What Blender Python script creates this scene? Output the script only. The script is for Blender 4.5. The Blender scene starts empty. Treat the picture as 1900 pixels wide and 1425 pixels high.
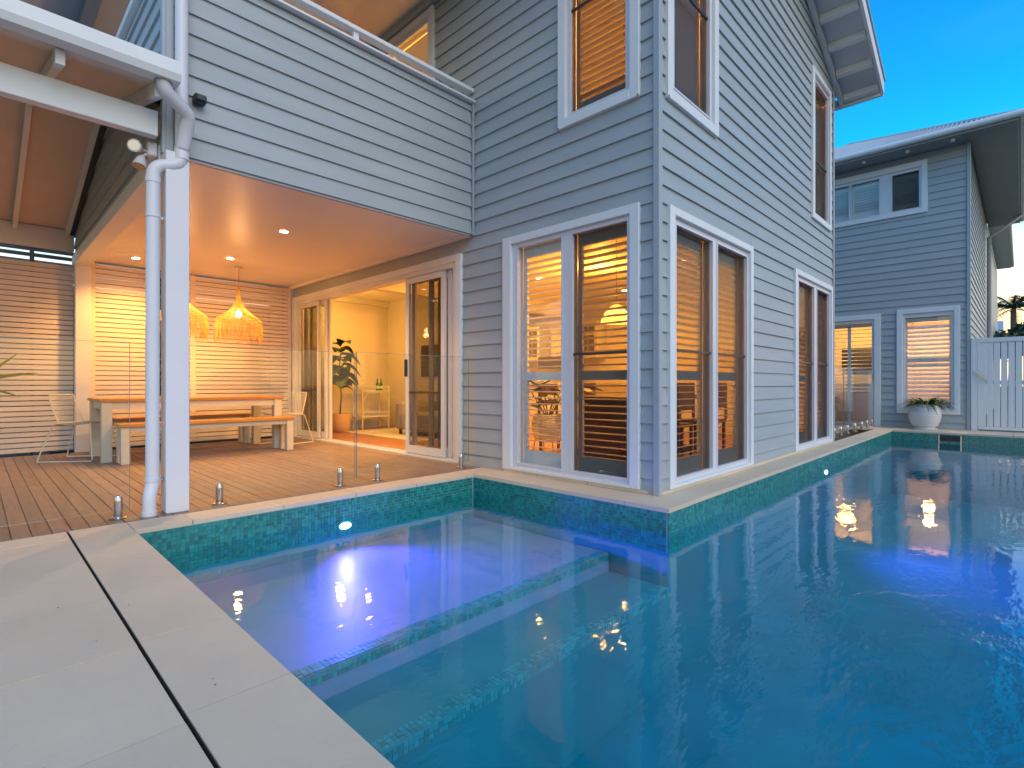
import bpy, bmesh, math, random
from mathutils import Vector, Matrix
random.seed(7)
R = math.radians
S = bpy.context.scene
C = S.collection

# ---------------------------------------------------------------- camera, sky, sun, exposure
cd = bpy.data.cameras.new('camera'); cam = bpy.data.objects.new('camera', cd); C.objects.link(cam)
cd.sensor_width = 36; cd.lens = 972 / 1900 * 36; cd.clip_start = .02; cd.clip_end = 600
cam.location = (0, 0, .906)
FW = Vector((.717, .697, 0)).normalized()
cam.rotation_euler = FW.to_track_quat('-Z', 'Y').to_euler()
S.camera = cam

W = bpy.data.worlds.new('World'); S.world = W; W.use_nodes = True
nt = W.node_tree; nt.nodes.clear(); N = nt.nodes.new; L = nt.links.new
out = N('ShaderNodeOutputWorld'); bg = N('ShaderNodeBackground'); L(bg.outputs[0], out.inputs[0])
bg.inputs[1].default_value = 1.0
tc = N('ShaderNodeTexCoord'); sx = N('ShaderNodeSeparateXYZ'); L(tc.outputs['Generated'], sx.inputs[0])
ramp = N('ShaderNodeValToRGB'); L(sx.outputs[2], ramp.inputs[0])
stops = [(0.0, (.50, .42, .36)), (.02, (1.25, .88, .50)), (.09, (1.15, .95, .62)), (.16, (1.05, 1.1, 1.0)),
         (.205, (.62, 1.05, 1.1)), (.25, (.30, .66, 1.15)), (.33, (.0, .56, 1.1)), (.42, (.0, .40, 1.0)), (.55, (.0, .26, .82)), (1.0, (.10, .26, .55))]
cr = ramp.color_ramp
while len(cr.elements) < len(stops): cr.elements.new(.5)
for e, (p, c) in zip(cr.elements, stops): e.position = p; e.color = (*c, 1)
sky = N('ShaderNodeTexSky'); sky.sky_type = 'NISHITA'; sky.sun_disc = False
sky.sun_elevation = R(2); sky.sun_rotation = R(200)
# thin soft cloud streaks
mp = N('ShaderNodeMapping'); mp.inputs['Scale'].default_value = (1.2, 1.2, 7); L(tc.outputs['Generated'], mp.inputs[0])
cn = N('ShaderNodeTexNoise'); cn.inputs['Scale'].default_value = 2.2; cn.inputs['Detail'].default_value = 5; L(mp.outputs[0], cn.inputs[0])
cm = N('ShaderNodeMapRange'); cm.inputs[1].default_value = .5; cm.inputs[2].default_value = .8; cm.inputs[4].default_value = .05; L(cn.outputs[0], cm.inputs[0])
mx = N('ShaderNodeMixRGB'); L(cm.outputs[0], mx.inputs[0]); L(ramp.outputs[0], mx.inputs[1]); mx.inputs[2].default_value = (.42, .58, 1.05, 1)
sc_ = N('ShaderNodeVectorMath'); sc_.operation = 'SCALE'; sc_.inputs[3].default_value = .02; L(sky.outputs[0], sc_.inputs[0])
ad = N('ShaderNodeVectorMath'); ad.operation = 'ADD'; L(mx.outputs[0], ad.inputs[0]); L(sc_.outputs[0], ad.inputs[1])
# broad afterglow low in the sky on the side where the sun went down (the right of the photograph)
dt = N('ShaderNodeVectorMath'); dt.operation = 'DOT_PRODUCT'; L(tc.outputs['Generated'], dt.inputs[0]); dt.inputs[1].default_value = (.78, -.62, .05)
g1 = N('ShaderNodeMapRange'); g1.interpolation_type = 'SMOOTHSTEP'; g1.inputs[1].default_value = .1; g1.inputs[2].default_value = 1.0; L(dt.outputs['Value'], g1.inputs[0])
g2 = N('ShaderNodeMapRange'); g2.interpolation_type = 'SMOOTHSTEP'; g2.inputs[1].default_value = .30; g2.inputs[2].default_value = .02; L(sx.outputs[2], g2.inputs[0])
gm_ = N('ShaderNodeMath'); gm_.operation = 'MULTIPLY'; L(g1.outputs[0], gm_.inputs[0]); L(g2.outputs[0], gm_.inputs[1])
gc = N('ShaderNodeVectorMath'); gc.operation = 'SCALE'; gc.inputs[0].default_value = (.8, .5, .18); L(gm_.outputs[0], gc.inputs[3])
a2 = N('ShaderNodeVectorMath'); a2.operation = 'ADD'; L(ad.outputs[0], a2.inputs[0]); L(gc.outputs[0], a2.inputs[1])
L(a2.outputs[0], bg.inputs[0])

sd = bpy.data.lights.new('afterglow_sun', 'SUN'); so = bpy.data.objects.new('afterglow_sun', sd); C.objects.link(so)
sd.energy = 1.5; sd.angle = R(50); sd.color = (1, .88, .76)
so.rotation_euler = Vector((.16, .80, -.60)).normalized().to_track_quat('-Z', 'Y').to_euler()
vs = S.view_settings; S.display_settings.display_device = 'sRGB'
vs.view_transform = 'Standard'; vs.look = 'None'; vs.exposure = 0.20; vs.gamma = 1.0; vs.use_curve_mapping = False
S.render.engine = 'CYCLES'
cy = S.cycles; cy.use_denoising = True; cy.caustics_reflective = False; cy.caustics_refractive = False
cy.sample_clamp_indirect = 4; cy.max_bounces = 8; cy.transparent_max_bounces = 24; cy.diffuse_bounces = 4; cy.glossy_bounces = 4
cy.use_adaptive_sampling = True; cy.adaptive_threshold = .015

# ---------------------------------------------------------------- materials
MATS = {}
def mat(name, col, rough=.5, metal=0, var=.08, vscale=3, bump=0, bscale=60, coat=0, stretch=None, dirt=0, dirtcol=(.2, .17, .13), spec=.5, island=0):
    m = bpy.data.materials.new(name); m.use_nodes = True; t = m.node_tree; b = t.nodes['Principled BSDF']
    b.inputs['Roughness'].default_value = rough; b.inputs['Metallic'].default_value = metal
    b.inputs['Specular IOR Level'].default_value = spec
    if coat: b.inputs['Coat Weight'].default_value = coat
    co = t.nodes.new('ShaderNodeTexCoord'); g = t.nodes.new('ShaderNodeMapping')
    ge = t.nodes.new('ShaderNodeNewGeometry'); t.links.new(ge.outputs['Position'], g.inputs[0])
    if stretch: g.inputs['Scale'].default_value = stretch
    n = t.nodes.new('ShaderNodeTexNoise'); n.inputs['Scale'].default_value = vscale; n.inputs['Detail'].default_value = 6
    t.links.new(g.outputs[0], n.inputs[0])
    h = t.nodes.new('ShaderNodeHueSaturation'); h.inputs['Color'].default_value = (*col, 1)
    mr = t.nodes.new('ShaderNodeMapRange'); mr.inputs[1].default_value = .25; mr.inputs[2].default_value = .75
    mr.inputs[3].default_value = 1 - var; mr.inputs[4].default_value = 1 + var
    t.links.new(n.outputs[0], mr.inputs[0]); val = mr.outputs[0]
    if island:
        oi = t.nodes.new('ShaderNodeObjectInfo') if island < 0 else None
        src = oi.outputs['Random'] if oi else ge.outputs['Random Per Island']
        m2 = t.nodes.new('ShaderNodeMapRange'); m2.inputs[3].default_value = 1 - abs(island); m2.inputs[4].default_value = 1 + abs(island)
        t.links.new(src, m2.inputs[0]); mu = t.nodes.new('ShaderNodeMath'); mu.operation = 'MULTIPLY'
        t.links.new(val, mu.inputs[0]); t.links.new(m2.outputs[0], mu.inputs[1]); val = mu.outputs[0]
    t.links.new(val, h.inputs['Value']); colo = h.outputs[0]
    if dirt:
        n2 = t.nodes.new('ShaderNodeTexNoise'); n2.inputs['Scale'].default_value = 5; n2.inputs['Detail'].default_value = 9; n2.inputs['Roughness'].default_value = .7
        t.links.new(ge.outputs['Position'], n2.inputs[0])
        m3 = t.nodes.new('ShaderNodeMapRange'); m3.inputs[1].default_value = .52; m3.inputs[2].default_value = .78; m3.inputs[4].default_value = dirt
        t.links.new(n2.outputs[0], m3.inputs[0])
        mm = t.nodes.new('ShaderNodeMixRGB'); t.links.new(m3.outputs[0], mm.inputs[0]); t.links.new(colo, mm.inputs[1]); mm.inputs[2].default_value = (*dirtcol, 1); colo = mm.outputs[0]
    t.links.new(colo, b.inputs['Base Color'])
    if bump:
        n3 = t.nodes.new('ShaderNodeTexNoise'); n3.inputs['Scale'].default_value = bscale; n3.inputs['Detail'].default_value = 4
        t.links.new(g.outputs[0], n3.inputs[0]); bp = t.nodes.new('ShaderNodeBump'); bp.inputs['Strength'].default_value = bump; bp.inputs['Distance'].default_value = .004
        t.links.new(n3.outputs[0], bp.inputs['Height']); t.links.new(bp.outputs[0], b.inputs['Normal'])
    MATS[name] = m; return m
def emis(name, col, s):
    m = bpy.data.materials.new(name); m.use_nodes = True; t = m.node_tree; b = t.nodes['Principled BSDF']
    b.inputs['Base Color'].default_value = (*col, 1); b.inputs['Emission Color'].default_value = (*col, 1); b.inputs['Emission Strength'].default_value = s
    MATS[name] = m; return m

siding = mat('siding_paint', (.36, .41, .43), .5, var=.07, vscale=1.1, bump=.22, bscale=14, stretch=(1, 1, 6), dirt=.06, dirtcol=(.22, .23, .24), island=-.025)
white = mat('white_paint', (.72, .76, .77), .45, var=.03, bump=.08, bscale=30, dirt=.05, dirtcol=(.5, .47, .42))
trimg = mat('grey_trim_paint', (.36, .41, .44), .5, var=.03, bump=.05)
alu = mat('white_aluminium', (.68, .69, .72), .35, var=.02)
ceilm = mat('ceiling_paint', (.78, .74, .68), .38, var=.02)
inner = mat('interior_wall_paint', (.74, .68, .56), .6, var=.03)
ceili = mat('interior_ceiling_paint', (.8, .76, .66), .6, var=.02)
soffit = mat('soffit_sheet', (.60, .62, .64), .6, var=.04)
pvc = mat('pvc_pipe', (.66, .69, .74), .4, var=.03)
slatw = mat('screen_slat_paint', (.74, .66, .60), .5, var=.05, vscale=4, stretch=(.4, 4, 4), bump=.1, bscale=30, island=-.05)
postm = mat('post_paint', (.70, .71, .75), .45, var=.03)
deckm = mat('deck_timber', (.235, .17, .13), .5, var=.22, vscale=5, stretch=(9, .7, 1), bump=.35, bscale=22, dirt=.3, dirtcol=(.38, .29, .22), island=-.14)
stone = mat('limestone_paver', (.66, .55, .40), .62, var=.08, vscale=1.6, bump=.5, bscale=160, dirt=.45, dirtcol=(.54, .47, .38), island=-.035)
grout = mat('dark_joint', (.06, .055, .05), .9)
concrete = mat('concrete_slab', (.30, .29, .27), .9, var=.12, bump=.3)
ground_m = mat('ground_grass_soil', (.09, .10, .05), .95, var=.3, vscale=1)
woodf = mat('interior_floor_timber', (.36, .17, .07), .35, var=.3, vscale=2.5, stretch=(8, .8, 1))
tabletop = mat('orange_timber', (.50, .24, .06), .35, var=.18, vscale=4, stretch=(.6, 9, 3))
tablew = mat('table_white_paint', (.60, .58, .50), .5, var=.05)
wire = mat('cream_wire', (.74, .70, .56), .4)
darkm = mat('black_metal', (.02, .02, .022), .4)
roofm = mat('roof_steel', (.44, .48, .50), .4, var=.06)
patm = mat('patio_lining', (.62, .54, .46), .6, var=.04)
steel = mat('brushed_steel', (.55, .55, .56), .18, metal=1, var=.04)
mosaic = mat('teal_mosaic', (.022, .24, .215), .18, var=.10, vscale=9, island=.36, spec=.6)
mgrout = mat('mosaic_grout', (.20, .34, .33), .8)
poolm = mat('pool_pebble', (.001, .25, .33), .5, var=.16, vscale=2.2, bump=.1)
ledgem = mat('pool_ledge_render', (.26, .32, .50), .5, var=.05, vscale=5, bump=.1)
leafd = mat('dark_leaf', (.028, .06, .02), .45, var=.35, vscale=9, island=.3)
leafg = mat('green_leaf', (.055, .11, .025), .45, var=.25, vscale=9, island=.3)
leafy = mat('agave_leaf', (.48, .44, .07), .45, var=.2, vscale=12, stretch=(1, 1, 1))
bark = mat('bark', (.12, .09, .065), .9, var=.3, bump=.6, bscale=20)
potw = mat('white_ribbed_pot', (.66, .66, .66), .5, var=.05, bump=.35, bscale=40)
potb = mat('tan_pot', (.55, .36, .18), .6, var=.08)
green_glass = mat('green_bottle', (.02, .20, .04), .08)
sofam = mat('grey_fabric', (.25, .24, .23), .9, bump=.3, bscale=150)
rugm = mat('cream_rug', (.62, .58, .50), .95, bump=.4, bscale=120)
brown = mat('dark_brown_timber', (.085, .04, .022), .4, var=.2)
cabm = mat('cabinet_cream', (.70, .64, .50), .5)
panem = mat('cabinet_glass', (.16, .12, .06), .15)
shut = mat('shutter_white', (.80, .79, .76), .45, var=.03)
lensm = emis('downlight_lens', (1, .86, .62), 30)
bulbm = emis('bulb', (1, .80, .48), 60)
ledm = emis('pool_led', (.75, .85, 1), 14)

WZ = -.19
def simple(name, nodes):
    m = bpy.data.materials.new(name); m.use_nodes = True; t = m.node_tree; t.nodes.clear()
    o = t.nodes.new('ShaderNodeOutputMaterial'); t.links.new(nodes(t), o.inputs[0]); MATS[name] = m; return m
def fres_glass(tint, ior=1.5, rough=.0, bump=0, gl=(1, 1, 1), bsc=3):
    def f(t):
        fr = t.nodes.new('ShaderNodeFresnel')
        gq = t.nodes.new('ShaderNodeNewGeometry'); mi = t.nodes.new('ShaderNodeMapRange'); mi.inputs[3].default_value = ior; mi.inputs[4].default_value = 1 / ior
        t.links.new(gq.outputs['Backfacing'], mi.inputs[0]); t.links.new(mi.outputs[0], fr.inputs[0])
        a = t.nodes.new('ShaderNodeBsdfTransparent'); a.inputs[0].default_value = (*tint, 1)
        b = t.nodes.new('ShaderNodeBsdfGlossy'); b.inputs['Roughness'].default_value = rough; b.inputs[0].default_value = (*gl, 1)
        m = t.nodes.new('ShaderNodeMixShader'); t.links.new(fr.outputs[0], m.inputs[0]); t.links.new(a.outputs[0], m.inputs[1]); t.links.new(b.outputs[0], m.inputs[2])
        if bump:
            ge = t.nodes.new('ShaderNodeNewGeometry')
            mp = t.nodes.new('ShaderNodeMapping'); mp.inputs['Rotation'].default_value = (0, 0, R(35)); mp.inputs['Scale'].default_value = (1, 2.2, 1); t.links.new(ge.outputs['Position'], mp.inputs[0])
            n1 = t.nodes.new('ShaderNodeTexNoise'); n1.inputs['Scale'].default_value = bsc; n1.inputs['Detail'].default_value = 3; n1.inputs['Distortion'].default_value = .6; t.links.new(mp.outputs[0], n1.inputs[0])
            n2 = t.nodes.new('ShaderNodeTexNoise'); n2.inputs['Scale'].default_value = bsc * 6; n2.inputs['Detail'].default_value = 2; t.links.new(mp.outputs[0], n2.inputs[0])
            # calmer and rougher patches of water
            n3 = t.nodes.new('ShaderNodeTexNoise'); n3.inputs['Scale'].default_value = .55; n3.inputs['Detail'].default_value = 1; t.links.new(ge.outputs['Position'], n3.inputs[0])
            r3 = t.nodes.new('ShaderNodeMapRange'); r3.inputs[1].default_value = .42; r3.inputs[2].default_value = .62; r3.inputs[3].default_value = .25; r3.inputs[4].default_value = 1.0; t.links.new(n3.outputs[0], r3.inputs[0])
            vd = t.nodes.new('ShaderNodeVectorMath'); vd.operation = 'DISTANCE'; vd.inputs[1].default_value = (2.5, -.2, WZ); t.links.new(ge.outputs['Position'], vd.inputs[0])
            rd = t.nodes.new('ShaderNodeMapRange'); rd.interpolation_type = 'SMOOTHSTEP'; rd.inputs[1].default_value = 1.6; rd.inputs[2].default_value = .4; rd.inputs[4].default_value = 2.6; t.links.new(vd.outputs['Value'], rd.inputs[0])
            rs = t.nodes.new('ShaderNodeMath'); t.links.new(r3.outputs[0], rs.inputs[0]); t.links.new(rd.outputs[0], rs.inputs[1])
            s2 = t.nodes.new('ShaderNodeMath'); s2.operation = 'MULTIPLY'; s2.inputs[1].default_value = .16; t.links.new(n2.outputs[0], s2.inputs[0])
            ad = t.nodes.new('ShaderNodeMath'); t.links.new(n1.outputs[0], ad.inputs[0]); t.links.new(s2.outputs[0], ad.inputs[1])
            mu = t.nodes.new('ShaderNodeMath'); mu.operation = 'MULTIPLY'; t.links.new(ad.outputs[0], mu.inputs[0]); t.links.new(rs.outputs[0], mu.inputs[1])
            bp = t.nodes.new('ShaderNodeBump'); bp.inputs['Strength'].default_value = 1; bp.inputs['Distance'].default_value = bump; t.links.new(mu.outputs[0], bp.inputs['Height'])
            t.links.new(bp.outputs[0], b.inputs['Normal']); t.links.new(bp.outputs[0], fr.inputs[1])
        return m.outputs[0]
    return f
glass = simple('window_glass', fres_glass((.93, .95, .95), 1.5))
fence_glass = simple('fence_glass', fres_glass((.965, .985, .975), 1.35))
glass_edge = mat('glass_edge_green', (.26, .34, .30), .2)
rustm = mat('rust_stain', (.30, .13, .04), .8, var=.3, vscale=60)
stepm = mat('step_render', (.02, .27, .34), .5, var=.06, vscale=5, bump=.1)
nosem = mat('submerged_mosaic', (.02, .32, .38), .3, var=.1, island=.25)
waterm = simple('pool_water_surface', fres_glass((.62, .96, 1.0), 1.33, rough=.010, bump=.0055, bsc=2.6))
def scr(t):
    a = t.nodes.new('ShaderNodeBsdfTransparent'); a.inputs[0].default_value = (.76, .74, .72, 1)
    b = t.nodes.new('ShaderNodeBsdfDiffuse'); b.inputs[0].default_value = (.05, .05, .055, 1)
    m = t.nodes.new('ShaderNodeMixShader'); m.inputs[0].default_value = .10; t.links.new(a.outputs[0], m.inputs[1]); t.links.new(b.outputs[0], m.inputs[2]); return m.outputs[0]
screenm = simple('insect_screen', scr)
def straw(t):
    d = t.nodes.new('ShaderNodeBsdfDiffuse'); d.inputs[0].default_value = (.72, .50, .20, 1)
    l = t.nodes.new('ShaderNodeBsdfTranslucent'); l.inputs[0].default_value = (.78, .52, .19, 1)
    m = t.nodes.new('ShaderNodeMixShader'); m.inputs[0].default_value = .5; t.links.new(d.outputs[0], m.inputs[1]); t.links.new(l.outputs[0], m.inputs[2]); return m.outputs[0]
strawm = simple('woven_straw', straw)

# ---------------------------------------------------------------- builders
ORG = {}
def tag(o, label=None, cat=None, group=None, kind=None):
    if label: o['label'] = label
    if cat: o['category'] = cat
    if group: o['group'] = group
    if kind: o['kind'] = kind
    return o
def thing(name, loc, label, cat, group=None):
    o = bpy.data.objects.new(name, None); o.empty_display_size = .1; C.objects.link(o); o.location = loc; ORG[o.name] = Vector(loc)
    return tag(o, label, cat, group)
class MB:
    def __init__(s): s.v = []; s.f = []
    def add(s, vs, fs):
        k = len(s.v); s.v += [tuple(p) for p in vs]; s.f += [tuple(i + k for i in f) for f in fs]; return s
    def box(s, x0, x1, y0, y1, z0, z1, c=0):
        x0, x1 = min(x0, x1), max(x0, x1); y0, y1 = min(y0, y1), max(y0, y1); z0, z1 = min(z0, z1), max(z0, z1)
        if c:
            bm = bmesh.new(); bmesh.ops.create_cube(bm, size=1)
            for v in bm.verts: v.co = ((x0 + x1) / 2 + v.co.x * (x1 - x0), (y0 + y1) / 2 + v.co.y * (y1 - y0), (z0 + z1) / 2 + v.co.z * (z1 - z0))
            bmesh.ops.bevel(bm, geom=bm.edges[:], offset=c, segments=1, affect='EDGES')
            bm.verts.index_update(); s.add([v.co[:] for v in bm.verts], [[v.index for v in f.verts] for f in bm.faces]); bm.free(); return s
        return s.add([(x0, y0, z0), (x1, y0, z0), (x1, y1, z0), (x0, y1, z0), (x0, y0, z1), (x1, y0, z1), (x1, y1, z1), (x0, y1, z1)],
                     [(0, 3, 2, 1), (4, 5, 6, 7), (0, 1, 5, 4), (1, 2, 6, 5), (2, 3, 7, 6), (3, 0, 4, 7)])
    def prism(s, poly, d):      # poly list of 3d pts, extruded along d
        n = len(poly); d = Vector(d); vs = [Vector(p) for p in poly] + [Vector(p) + d for p in poly]
        return s.add(vs, [tuple(range(n))[::-1], tuple(range(n, 2 * n))] + [(i, (i + 1) % n, n + (i + 1) % n, n + i) for i in range(n)])
    def tube(s, pts, r, n=8, cap=True):
        pts = [Vector(p) for p in pts]; rr = r if isinstance(r, (list, tuple)) else [r] * len(pts); k = len(s.v); ref = None
        for i, p in enumerate(pts):
            t = (pts[min(i + 1, len(pts) - 1)] - pts[max(i - 1, 0)]).normalized()
            if ref is None: ref = Vector((0, 0, 1)) if abs(t.z) < .9 else Vector((1, 0, 0))
            a = (ref - t * ref.dot(t)).normalized(); ref = a; b = t.cross(a)
            for j in range(n):
                q = 2 * math.pi * j / n; s.v.append(tuple(p + (a * math.cos(q) + b * math.sin(q)) * rr[i]))
        for i in range(len(pts) - 1):
            for j in range(n):
                s.f.append((k + i * n + j, k + i * n + (j + 1) % n, k + (i + 1) * n + (j + 1) % n, k + (i + 1) * n + j))
        if cap: s.f.append(tuple(k + j for j in range(n))[::-1]); s.f.append(tuple(k + (len(pts) - 1) * n + j for j in range(n)))
        return s
    def lathe(s, prof, c, n=24, cap=True):
        k = len(s.v)
        for r, z in prof:
            for j in range(n): q = 2 * math.pi * j / n; s.v.append((c[0] + r * math.cos(q), c[1] + r * math.sin(q), c[2] + z))
        for i in range(len(prof) - 1):
            for j in range(n): s.f.append((k + i * n + j, k + i * n + (j + 1) % n, k + (i + 1) * n + (j + 1) % n, k + (i + 1) * n + j))
        if cap: s.f.append(tuple(k + j for j in range(n))[::-1]); s.f.append(tuple(k + (len(prof) - 1) * n + j for j in range(n)))
        return s
    def build(s, name, m, parent=None, smooth=False, kind=None, label=None):
        org = ORG.get(parent.name, Vector()) if parent else Vector()
        c = sum((Vector(v) for v in s.v), Vector()) / max(1, len(s.v))
        me = bpy.data.meshes.new(name); me.from_pydata([tuple(Vector(v) - c) for v in s.v], [], s.f); me.materials.append(m); me.update()
        bm = bmesh.new(); bm.from_mesh(me); bmesh.ops.recalc_face_normals(bm, faces=bm.faces); bm.to_mesh(me); bm.free()
        if smooth:
            me.polygons.foreach_set('use_smooth', [True] * len(me.polygons))
            try: me.set_sharp_from_angle(angle=R(40))
            except Exception: pass
        o = bpy.data.objects.new(name, me); C.objects.link(o); o.location = c - org; ORG[o.name] = c
        if parent: o.parent = parent
        if kind: o['kind'] = kind
        if label: o['label'] = label
        return o
def box(name, m, parent, *a, c=0, **k): return MB().box(*a, c=c).build(name, m, parent, **k)
def rep(src, dloc, parent=None):      # repeat of a piece, sharing its mesh
    o = src.copy(); C.objects.link(o); o.location = src.location + Vector(dloc); ORG[o.name] = ORG[src.name] + Vector(dloc)
    if parent: o.parent = parent
    return o
def copy_thing(o, parent=None):
    c = o.copy(); C.objects.link(c)
    if parent: c.parent = parent
    for ch in [x for x in S.objects if x.parent == o]: copy_thing(ch, c)
    return c
def lamp(name, kind, loc, energy, col, size=.05, parent=None, spot=None, aim=None, blend=.6):
    d = bpy.data.lights.new(name, kind); d.energy = energy; d.color = col
    if kind == 'AREA': d.size = size
    else: d.shadow_soft_size = size
    if kind == 'SPOT': d.spot_size = R(spot); d.spot_blend = blend
    o = bpy.data.objects.new(name, d); C.objects.link(o)
    org = ORG.get(parent.name, Vector()) if parent else Vector()
    o.location = Vector(loc) - org
    if aim: o.rotation_euler = Vector(aim).to_track_quat('-Z', 'Y').to_euler()
    if parent: o.parent = parent
    return o

class Fr:      # a wall plane: u along, v outwards, z up
    def __init__(s, axis, p): s.a = axis; s.p = p
    def P(s, u, v, z): return (s.p - v, u, z) if s.a == 'X' else (u, s.p - v, z)
    def box(s, mb, u0, u1, v0, v1, z0, z1, c=0):
        a = s.P(u0, v0, z0); b = s.P(u1, v1, z1); return mb.box(a[0], b[0], a[1], b[1], a[2], b[2], c)
A = Fr('X', 3.86); B = Fr('Y', 2.10); F = Fr('X', 13.6); K = Fr('Y', 4.352); KL = Fr('X', .94); FS = Fr('Y', .72)

Z0, PITCH = .279, .1509
def boards(parent, fr, u0, u1, za, zb, holes=(), z_ref=Z0, clip=None, name='weatherboard', clip_split=False):
    k = math.floor((za - z_ref) / PITCH); z = z_ref + k * PITCH
    while z < zb - .004:
        lo, hi = max(z, za), min(z + PITCH, zb)
        ev = sorted({u0, u1} | {min(max(h[0], u0), u1) for h in holes if h[3] > lo and h[2] < hi} | {min(max(h[1], u0), u1) for h in holes if h[3] > lo and h[2] < hi})
        segs = []
        for a, b in zip(ev, ev[1:]):
            l, h2 = lo, hi
            for h in holes:
                if h[0] < (a + b) / 2 < h[1] and h[3] > lo and h[2] < hi:
                    if h[2] <= lo + .01 and h[3] >= hi - .01: l = h2 = 0
                    elif h[2] <= lo: l = h[3]
                    else: h2 = h[2]
            if h2 - l > .008:
                if segs and abs(segs[-1][1] - a) < 1e-6 and segs[-1][2] == l and segs[-1][3] == h2: segs[-1][1] = b
                else: segs.append([a, b, l, h2])
        for a, b, l, h2 in segs:
            vb = -.018 * (l - z) / PITCH; vt = -.018 * (h2 - z) / PITCH
            if clip:
                b0, b1 = min(b, clip(l)), min(b, clip(h2)); a0, a1 = max(a, -clip(l) + 2 * 6.61), max(a, -clip(h2) + 2 * 6.61)
            else: b0 = b1 = b; a0 = a1 = a
            if b0 - a0 < .03 or b1 <= a1: continue
            if b0 - a0 > 2.6 and random.random() < .3:
                m_ = a0 + (b0 - a0) * random.uniform(.3, .7)
                parts_ = [(a0, m_ - .0007, a1, m_ - .0007), (m_ + .0007, b0, m_ + .0007, b1)]
            else: parts_ = [(a0, b0, a1, b1)]
            for a0, b0, a1, b1 in parts_:
              dv = random.uniform(-.0012, .0012); pts = []
              for (aa, bb, zz, v, bk) in ((a0, b0, l, vb + dv, -.032), (a1, b1, h2, vt + dv, -.032)):
                pts += [fr.P(aa, v, zz), fr.P(bb, v, zz), fr.P(bb, bk, zz), fr.P(aa, bk, zz)]
              MB().add(pts, [(0, 3, 2, 1), (4, 5, 6, 7), (0, 1, 5, 4), (1, 2, 6, 5), (2, 3, 7, 6), (3, 0, 4, 7)]).build(name, siding, parent)
        z += PITCH
def core(parent, fr, u0, u1, z0, z1, holes, v0=-.032, v1=-.14, m=None, name='wall_lining'):
    mb = MB(); us = sorted({u0, u1} | {h[0] for h in holes} | {h[1] for h in holes})
    for a, b in zip(us, us[1:]):
        if b <= u0 or a >= u1: continue
        z = z0
        for h in sorted([h for h in holes if h[0] < (a + b) / 2 < h[1]], key=lambda h: h[2]):
            if h[2] > z: fr.box(mb, a, b, v0, v1, z, h[2])
            z = max(z, h[3])
        if z < z1: fr.box(mb, a, b, v0, v1, z, z1)
    return mb.build(name, m or inner, parent)

def window(house, fr, o, hz, holes, bar=None, screens=(), shutters=None, label=None, trim=(.09, .09, .09, .09), sill=.0, tilt=8, divider=None, rail=None):
    """o = outer trim u0,u1,z0,z1 ; hz = glass z range ; holes = list of (u0,u1) glass bays"""
    u0, u1, z0, z1 = o; tl, tr, tt, tb = trim
    w = MB(); 
    fr.box(w, u0, u0 + tl, -.03, .022, z0, z1, .004); fr.box(w, u1 - tr, u1, -.03, .022, z0, z1, .004)
    fr.box(w, u0 + tl, u1 - tr, -.03, .020, z1 - tt, z1, .004)
    if tb: fr.box(w, u0 + tl, u1 - tr, -.03, .024, z0, z0 + tb, .004)
    win = w.build('window', white, house, label=label)
    # aluminium frame round the bays
    f = MB(); a0, a1, b0, b1 = u0 + tl, u1 - tr, z0 + tb, z1 - tt
    hs = sorted(holes)
    fr.box(f, a0, hs[0][0], -.115, -.012, b0, b1); fr.box(f, hs[-1][1], a1, -.115, -.012, b0, b1)
    for p, q in zip(hs, hs[1:]): fr.box(f, p[1], q[0], -.115, -.016, b0, b1, .003)
    for h in hs:
        fr.box(f, h[0], h[1], -.115, -.018, b0, hz[0]); fr.box(f, h[0], h[1], -.115, -.018, hz[1], b1)
    # fine sash beads
    for h in hs:
        fr.box(f, h[0], h[0] + .014, -.06, -.008, hz[0], hz[1]); fr.box(f, h[1] - .014, h[1], -.06, -.008, hz[0], hz[1])
        fr.box(f, h[0] + .014, h[1] - .014, -.06, -.008, hz[1] - .014, hz[1]); fr.box(f, h[0] + .014, h[1] - .014, -.06, -.008, hz[0], hz[0] + .014)
    f.build('frame', alu, win)
    for i, h in enumerate(hs):
        fr.box(MB(), h[0], h[1], -.075, -.070, hz[0], hz[1]).build('pane', glass, win)
        if i in screens:
            fr.box(MB(), h[0] + .014, h[1] - .014, -.042, -.041, hz[0] + .014, hz[1] - .014).build('insect_screen', screenm, win)
            if bar: fr.box(MB(), h[0] + .014, h[1] - .014, -.040, -.026, bar - .011, bar + .011).build('crossbar', darkm, win)
        if shutters:
            sp, vb = shutters; s = MB(); st = .045; g0, g1 = h[0] + .005, h[1] - .005; bt = hz[0] + .14; tp = hz[1] - .11
            va, vc = -.116, -.150
            fr.box(s, g0, g0 + st, va, vc, hz[0], hz[1]); fr.box(s, g1 - st, g1, va, vc, hz[0], hz[1])
            fr.box(s, g0 + st, g1 - st, va, vc, hz[0], bt); fr.box(s, g0 + st, g1 - st, va, vc, tp, hz[1])
            if rail: fr.box(s, g0 + st, g1 - st, va, vc, rail - .043, rail + .043)
            s.build('shutter_frame', shut, win)
            z = bt + sp * .6; first = None; t = R(tilt)
            while z < tp - .015:
                if not rail or abs(z - rail) > .065:
                    if first is None:
                        dv, dz = vb / 2 * math.cos(t), vb / 2 * math.sin(t); e = .0058; cv = -.132
                        pts = [fr.P(g0 + st, cv - dv, z - dz), fr.P(g0 + st, cv, z + e), fr.P(g0 + st, cv + dv, z + dz), fr.P(g0 + st, cv, z - e)]
                        d = Vector(fr.P(g1 - st, 0, 0)) - Vector(fr.P(g0 + st, 0, 0))
                        first = MB().prism(pts, d).build('louvre', shut, win); fz = z
                    else: rep(first, (0, 0, z - fz))
                z += sp
    return win

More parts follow.
